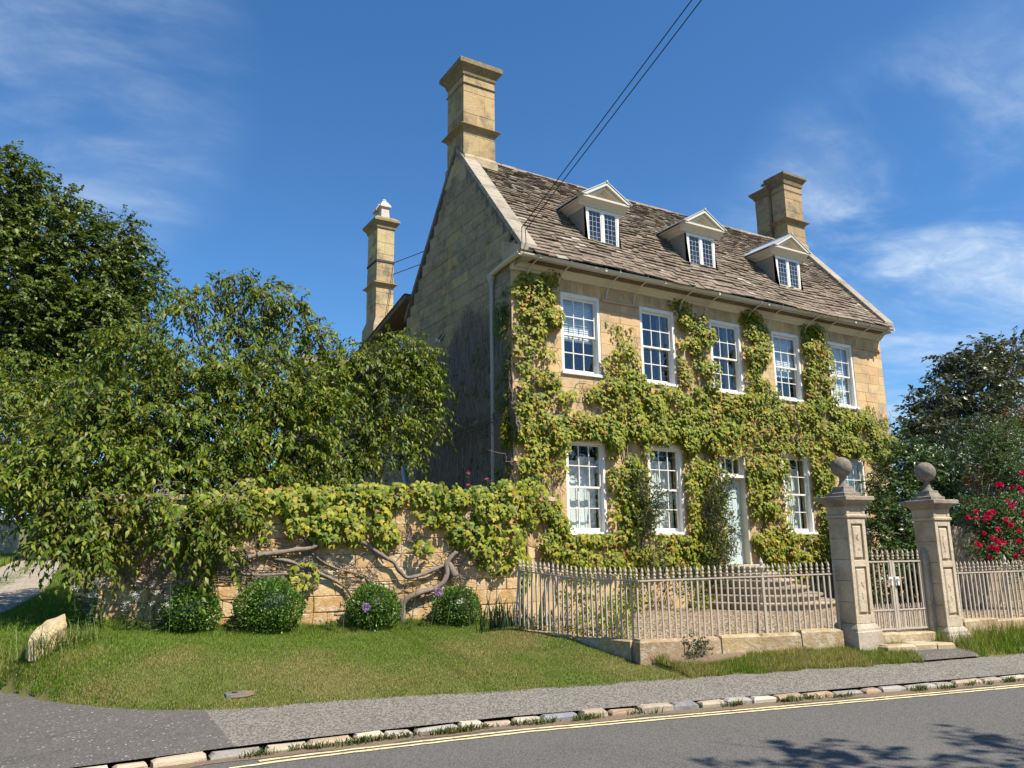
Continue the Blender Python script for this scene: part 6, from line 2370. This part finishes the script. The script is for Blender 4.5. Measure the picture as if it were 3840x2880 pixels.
# white valerian by the wall's left end, and sprigs on the wall top
def herb(name, label, spots, blades, flower, seed, cat_='plant', leafcol=((.05, .10, .025), (.08, .13, .035))):
    rs = random.Random(seed)
    rng = np.random.default_rng(seed)
    root = empty(name, (0, 0, 0))
    tag(root, label, cat_)
    g = G()
    LP, LY, LN, LS = [], [], [], []
    HD = []
    for (x, y, z, h) in spots:
        b = Vector((x, y, z))
        t_ = b + Vector((rs.uniform(-.12, .12), rs.uniform(-.1, .05), h))
        pts = bez(b, t_, 0, 6, rs, .05)
        g.tube(pts, [.006, .006, .005, .005, .004, .004, .003], 4, (.07, .11, .04))
        for q in range(blades):
            p = pts[rs.randrange(0, 6)]
            d_ = Vector((rs.gauss(0, 1), rs.gauss(0, 1), .35)).normalized()
            LP.append(p)
            LY.append(d_)
            LN.append(Vector((rs.gauss(0, .3), rs.gauss(0, .3), 1)))
            LS.append(rs.uniform(.05, .10))
        HD.append(t_)
    g.build('stem', m_leaf, root, kind='stuff')
    c = np.array(leafcol)[rng.integers(0, len(leafcol), len(LP))]
    V, F, C = scatter(LAN_T, LAN_F, np.array(LP), np.array(LY), np.array(LN), np.array(LS), c)
    npmesh('foliage', V, F, C, m_leaf, root, 'stuff')
    if flower:
        for h_ in HD:
            if rs.random() > flower[2]:
                continue
            n = 40
            P = np.array(h_) + rng.normal(0, flower[1], (n, 3)) * np.array([1, 1, .7])
            V, F, C = scatter(OVA_T, OVA_F, P, rng.normal(0, 1, (n, 3)), rng.normal(0, 1, (n, 3)), np.full(n, .018), np.tile(np.array(flower[0]), (n, 1)) * rng.uniform(.8, 1.1, (n, 1)))
            npmesh('flower_head', V, F, C, m_petal, root)
    return root


rs = random.Random(91)
sp = []
for i in range(34):
    q = wp(rs.uniform(.55, 1.75), 0, rs.uniform(.15, .75))
    sp.append((q.x, q.y, float(hgt(q.x, q.y)), rs.uniform(.30, .72)))
herb('valerian_plant', 'white flowering valerian at the shaded left corner of the garden wall', sp, 16, ((.72, .72, .70), .026, .7), 92)
sp = [(wp(x, 0, -.12).x, wp(x, 0, -.12).y, 2.52, h) for x, h in ((6.62, .30), (6.70, .52), (6.80, .28), (6.92, .22), (7.05, .30), (7.15, .42))]
herb('valerian_plant', 'small valerian sprig with a pink flower on top of the garden wall', sp, 8, ((.66, .16, .30), .016, .35), 93)
# low border plants at the wall foot
sp = []
for i in range(60):
    X = rs.choice([rs.uniform(2.6, 2.75), rs.uniform(3.75, 4.3), rs.uniform(5.3, 5.8), rs.uniform(6.6, 7.4), rs.uniform(6.6, 7.4)])
    q = wp(X, 0, rs.uniform(.1, .7))
    sp.append((q.x, q.y, float(hgt(q.x, q.y)), rs.uniform(.08, .24)))
herb('border_plants', 'low mixed green plants at the foot of the sunlit garden wall', sp, 9, None, 94)


def blades(name, label, pts, L, w, col, seed, cat_='plant', bend=.5, m=None):
    """strap leaves fanning from the ground"""
    rng = np.random.default_rng(seed)
    n = len(pts)
    pts = np.array(pts)
    az = rng.uniform(0, 2 * np.pi, n)
    out = np.stack([np.cos(az), np.sin(az), np.zeros(n)], -1)
    side = np.stack([-np.sin(az), np.cos(az), np.zeros(n)], -1)
    Ls = L * rng.uniform(.5, 1.15, n)
    k_ = 5
    V = np.zeros((n, k_ * 2, 3))
    bd = bend * rng.uniform(.3, 1.3, n)
    for i in range(k_):
        t = i / (k_ - 1)
        p = pts + out * (Ls * bd * t * t)[:, None] + np.array([0, 0, 1]) * (Ls * (t - .38 * bd * t ** 3))[:, None]
        ww = w * (1 - t ** 2.2) + .0015
        V[:, 2 * i] = p - side * ww / 2
        V[:, 2 * i + 1] = p + side * ww / 2
    q = np.array([(2 * i, 2 * i + 1, 2 * i + 3, 2 * i + 2) for i in range(k_ - 1)])
    F = (q[None] + (np.arange(n) * k_ * 2)[:, None, None]).reshape(-1, 4)
    c = np.array(col)[rng.integers(0, len(col), n)] * rng.uniform(.8, 1.2, (n, 1))
    root = empty(name, (0, 0, 0))
    tag(root, label, cat_)
    npmesh('foliage', V.reshape(-1, 3), F, np.repeat(c, k_ * 2, 0), m or m_grass, root, 'stuff')
    return root


rs = random.Random(95)
pts = []
for cx, cy in ((6.45, 11.2), (6.25, 11.0), (6.8, 11.3), (6.75, 10.7), (6.95, 10.4), (6.5, 10.9), (7.0, 11.0)):
    for i in range(26):
        x, y = cx + rs.gauss(0, .12), cy + rs.gauss(0, .12)
        pts.append((x, y, max(.3, float(hgt(x, y))) if x < 6.5 else .35))
blades('iris_clump', 'dark strap leaved iris clump behind the end of the long railing', pts, .55, .026, [(.030, .055, .022), (.045, .075, .030), (.022, .042, .02)], 96, bend=.45)
pts = [(b0.x + rs.gauss(.28, .17), b0.y + rs.gauss(.05, .13), float(hgt(b0.x, b0.y)) - .02) for i in range(230)] + [(b0.x + rs.gauss(-.05, .22), b0.y - .22 + rs.gauss(0, .06), float(hgt(b0.x, b0.y)) - .04) for i in range(60)]
blades('grass_tuft', 'tall pale grass tuft growing beside the boulder', pts, .40, .008, [(.16, .20, .045), (.22, .25, .06), (.10, .15, .03)], 97, bend=.7)
# golden creeper seedlings inside the railing, feathery climbers on the house front


def feathery(name, label, blobs, cols, leaf, n_st, seed):
    rng = np.random.default_rng(seed)
    rs = random.Random(seed)
    root = empty(name, (0, 0, 0))
    tag(root, label, 'climbing shrub')
    g = G()
    P_, D_ = [], []
    for c, r, n in blobs:
        for q in range(n_st):
            a = Vector((c[0] + rs.gauss(0, r[0] * .3), c[1] + rs.gauss(0, .05), max(.32, c[2] - r[2] * 1.1)))
            b = Vector((c[0] + rs.gauss(0, r[0] * .8), c[1] - abs(rs.gauss(0, r[1] * .7)), c[2] + rs.uniform(-.3, 1.0) * r[2]))
            g.tube(bez(a, b, 0, 8, rs, .16), [.007 * (1 - .1 * i) for i in range(9)], 4)
        d = unit(rng.normal(0, 1, (n, 3)))
        P_.append(np.array(c) + d * np.array(r) * rng.random((n, 1)) ** .45)
        D_.append(unit(d + rng.normal(0, .6, (n, 3)) + np.array([0, -.3, .2])))
    g.build('stem', m_bark_vine, root, kind='stuff')
    TP, TD = np.concatenate(P_), np.concatenate(D_)
    k_ = 9
    idx = np.repeat(np.arange(len(TP)), k_)
    t = rng.random(len(idx))
    P = TP[idx] + TD[idx] * (t * .16)[:, None]
    Y = TD[idx] + rng.normal(0, .7, (len(P), 3))
    c = np.array(cols)[rng.integers(0, len(cols), len(P))] * rng.uniform(.7, 1.2, (len(P), 1))
    V, F, C = scatter(OVA_T, OVA_F, P, Y, rng.normal(0, 1, (len(P), 3)) + np.array([0, -.5, .6]), leaf * rng.uniform(.6, 1.2, len(P)), c)
    npmesh('foliage', V, F, C, m_leaf, root, 'stuff')


SOL = [(.055, .085, .030), (.075, .110, .038), (.040, .062, .024), (.10, .12, .05)]
feathery('climbing_shrub', 'feathery grey green climber between the two ground floor windows left of the door', [((11.75, 13.70, 2.45), (.36, .25, .45), 210), ((11.55, 13.7, 3.1), (.25, .18, .35), 90), ((11.75, 13.6, 1.5), (.3, .25, .5), 90), ((12.0, 13.62, 2.75), (.22, .2, .35), 70), ((12.4, 13.6, 1.0), (.5, .25, .35), 120)], SOL, .042, 9, 101)
feathery('climbing_shrub', 'feathery dark climber with tangled stems hard left of the front door', [((13.84, 13.62, 2.6), (.30, .26, .55), 230), ((14.02, 13.58, 3.1), (.26, .22, .28), 110), ((13.78, 13.6, 1.7), (.34, .28, .55), 170), ((13.7, 13.5, 1.0), (.45, .3, .45), 150), ((14.08, 13.5, 2.0), (.16, .2, .5), 60)], SOL, .040, 12, 102)
feathery('golden_shrub', 'small golden leaved shrub inside the railing near its corner', [((7.45, 9.5, .62), (.22, .22, .32), 120), ((7.25, 9.9, .5), (.2, .2, .2), 60)], [(.34, .33, .03), (.40, .38, .05), (.25, .28, .03)], .045, 4, 103)
feathery('golden_shrub', 'yellow green creeper shoots low behind the railing and the steps', [((8.6, 11.2, .55), (.22, .2, .26), 50), ((10.3, 12.6, .8), (.4, .2, .5), 120), ((9.2, 12.9, .9), (.5, .2, .5), 120), ((12.6, 13.2, .6), (.5, .3, .3), 60)], [(.22, .25, .03), (.30, .30, .04), (.16, .2, .03)], .06, 4, 104)
feathery('yellow_corydalis', 'yellow flowering tufts along the foot of the long railing', [((6.62, 9.5, .50), (.08, .5, .07), 130), ((6.80, 8.7, .46), (.06, .3, .05), 50), ((6.5, 10.2, .52), (.08, .3, .07), 60)], [(.42, .32, .02), (.10, .14, .03), (.30, .22, .03)], .022, 1, 105)
feathery('small_weed', 'weed growing from the foot of the plinth by the bare earth', [((7.45, 7.88, .36), (.10, .06, .10), 40)], SOL, .035, 3, 106)

# ------------------------------------------------------------------ grass
rng = np.random.default_rng(120)


def grass(name, x0, x1, y0, y1, dens, keep, hfun, w, seed, cols=None):
    rng = np.random.default_rng(seed)
    n = int((x1 - x0) * (y1 - y0) * dens)
    X, Y = rng.uniform(x0, x1, n), rng.uniform(y0, y1, n)
    k_ = keep(X, Y)
    X, Y = X[k_], Y[k_]
    n = len(X)
    Z = hgt(X, Y) - .012
    P = np.stack([X, Y, Z], -1)
    # patch noise on a coarse grid
    gx, gy = np.arange(x0 - .5, x1 + 1, .12), np.arange(y0 - .5, y1 + 1, .12)
    def patch(s, seed_):
        A_ = np.array([[mnoise.noise((a * s + seed_, b * s, seed_)) for a in gx] for b in gy])
        return A_[np.clip(((Y - gy[0]) / .12).astype(int), 0, len(gy) - 1), np.clip(((X - gx[0]) / .12).astype(int), 0, len(gx) - 1)]
    pn, pf = patch(.6, 3.) * .7 + patch(1.5, 5.) * .5, patch(3.2, 8.)
    H = hfun(X, Y) * rng.uniform(.45, 1.25, n) * (1 + .35 * pf)
    az = rng.uniform(0, 2 * np.pi, n)
    lean = rng.uniform(.1, .75, n) * H
    d = np.stack([np.cos(az) * lean, np.sin(az) * lean, H], -1)
    sd = np.stack([-np.sin(az), np.cos(az), np.zeros(n)], -1) * (w * rng.uniform(.7, 1.3, n))[:, None] / 2
    V = np.stack([P - sd, P + sd, P + d * .55 + sd * .6 + np.array([0, 0, .004]), P + d], 1)
    F = np.array([(0, 1, 2), (0, 2, 3)])[None] + (np.arange(n) * 4)[:, None, None]
    green = np.array([(.140, .225, .020), (.180, .265, .026), (.100, .175, .018)])[rng.integers(0, 3, n)]
    dry = np.array([(.330, .285, .100), (.37, .30, .13), (.27, .24, .075)])[rng.integers(0, 3, n)]
    yw_ = 12.2
    ye = interp(X, EDGE)
    mid = np.clip((Y - ye) / np.maximum(yw_ - ye, .5), 0, 1)
    f_ = np.clip(.36 + 1.1 * pn + .35 * pf - .55 * np.clip((mid - .55) / .3, 0, 1) - .35 * np.clip((1.6 - X) / 1.2, 0, 1), .06, .85)
    c = np.where((rng.random(n) < f_)[:, None], dry, green) * rng.uniform(.75, 1.25, (n, 1))
    o = npmesh(name, V.reshape(-1, 3), F.reshape(-1, 3), np.repeat(c, 4, 0), m_grass)
    tag(o, kind='stuff')
    return o


def lawn_ok(X, Y):
    ye = interp(X, EDGE)
    rg_ = .05 * np.sin(X * 5.3) + .04 * np.sin(X * 13.1 + Y * 3)
    k_ = (Y > ye + .015 + rg_ * .6) & ~inside(COURT, X, Y)
    wy = W0.y + (X - W0.x) * math.tan(WA)
    k_ &= ~((X > .82) & (X < 7.7) & (Y > wy - .02))
    k_ &= (X > interp(Y, LANE_R) + .03 * np.sin(Y * 9))
    k_ &= ~((X > 6.35) & (Y > 8.05) & (Y < 10.7) & (X > 6.76 - (Y - 8.2) * .20))
    bx = ((X - 7.6) / .62) ** 2 + ((Y - 7.82 + (X - 7.6) * .12) / .20) ** 2
    k_ &= bx > 1
    k_ &= ((X - 2.0) / .15) ** 2 + ((Y - 8.98) / .11) ** 2 > 1
    k_ &= ~(X > 10.16 + (Y - 6.45) * .75)
    k_ &= np.hypot(X - 9.98, Y - 7.36) > .28
    k_ &= ~((X > 6.8) & (Y > 8.30 - (X - 6.75) * .255 - .12))
    return k_


def lawn_h(X, Y):
    h = np.full(X.shape, .032)
    wy = 12.75 - (X - 1) * .05
    h = h + .10 * np.clip((Y - (wy - .8)) / .7, 0, 1) * (X > .8)
    h = h + .03 * np.clip((11.6 - np.hypot(X - .3, Y - 11.2) * 8) / 11, 0, 1)
    h = h + .05 * (X > 6.9)
    return h


grass('grass', -.9, 10.8, 6.3, 12.95, 13000, lawn_ok, lawn_h, .0065, 121)
grass('grass', -.8, 1.1, 12.6, 26, 2200, lambda X, Y: lawn_ok(X, Y), lambda X, Y: np.full(X.shape, .08), .012, 122)
grass('grass', 10.9, 15, 4.9, 7.0, 3400, lambda X, Y: (X > 11.25 + (6.6 - Y) * .2) & (Y > interp(X, EDGE) + .06) & (Y < 6.93 - (X - 11.7) * .15), lambda X, Y: .10 + .16 * np.clip((Y - interp(X, EDGE)) / .6, 0, 1), .009, 123)
grass('lane_grass', -2.6, .8, 15, 34, 900, lambda X, Y: np.abs(X - (interp(Y, LANE_L) * .48 + interp(Y, LANE_R) * .52)) < .22 + .05 * np.sin(Y * 3), lambda X, Y: np.full(X.shape, .06), .018, 124)
grass('verge_grass', -3.6, .6, 26, 36, 700, lambda X, Y: X < interp(Y, LANE_L) - .05, lambda X, Y: np.full(X.shape, .22), .022, 125)
# weeds along the kerb
rs = random.Random(130)
P = []
for i in range(75):
    x = rs.choice([rs.uniform(1.6, 8), rs.uniform(2.1, 5), rs.uniform(8.8, 12)])
    y = float(interp(x, KERB)) - .03 - abs(rs.gauss(0, .04))
    for q in range(rs.randrange(8, 46)):
        P.append((x + rs.gauss(0, .06), y + rs.gauss(0, .018), .0))
blades('kerb_weeds', 'weeds and grass sprouting along the foot of the kerb', P, .075, .010, [(.060, .095, .025), (.10, .13, .035), (.16, .15, .06)], 131, 'weeds', .8)['kind'] = 'stuff'

# ------------------------------------------------------------------ put each thing's Empty at its base
bpy.context.view_layer.update()
for o in list(SC.objects):
    if o.type == 'EMPTY' and o.parent is None and o.location.length < 1e-6:
        pts = []
        for c in o.children_recursive:
            if c.type == 'MESH' and len(c.data.vertices):
                bb = [c.matrix_world @ Vector(q) for q in c.bound_box]
                pts += bb
        if not pts:
            continue
        lo = Vector((min(p.x for p in pts), min(p.y for p in pts), min(p.z for p in pts)))
        hi = Vector((max(p.x for p in pts), max(p.y for p in pts), max(p.z for p in pts)))
        base = Vector(((lo.x + hi.x) / 2, (lo.y + hi.y) / 2, lo.z))
        o.location = base
        for c in o.children:
            c.location = c.location - base
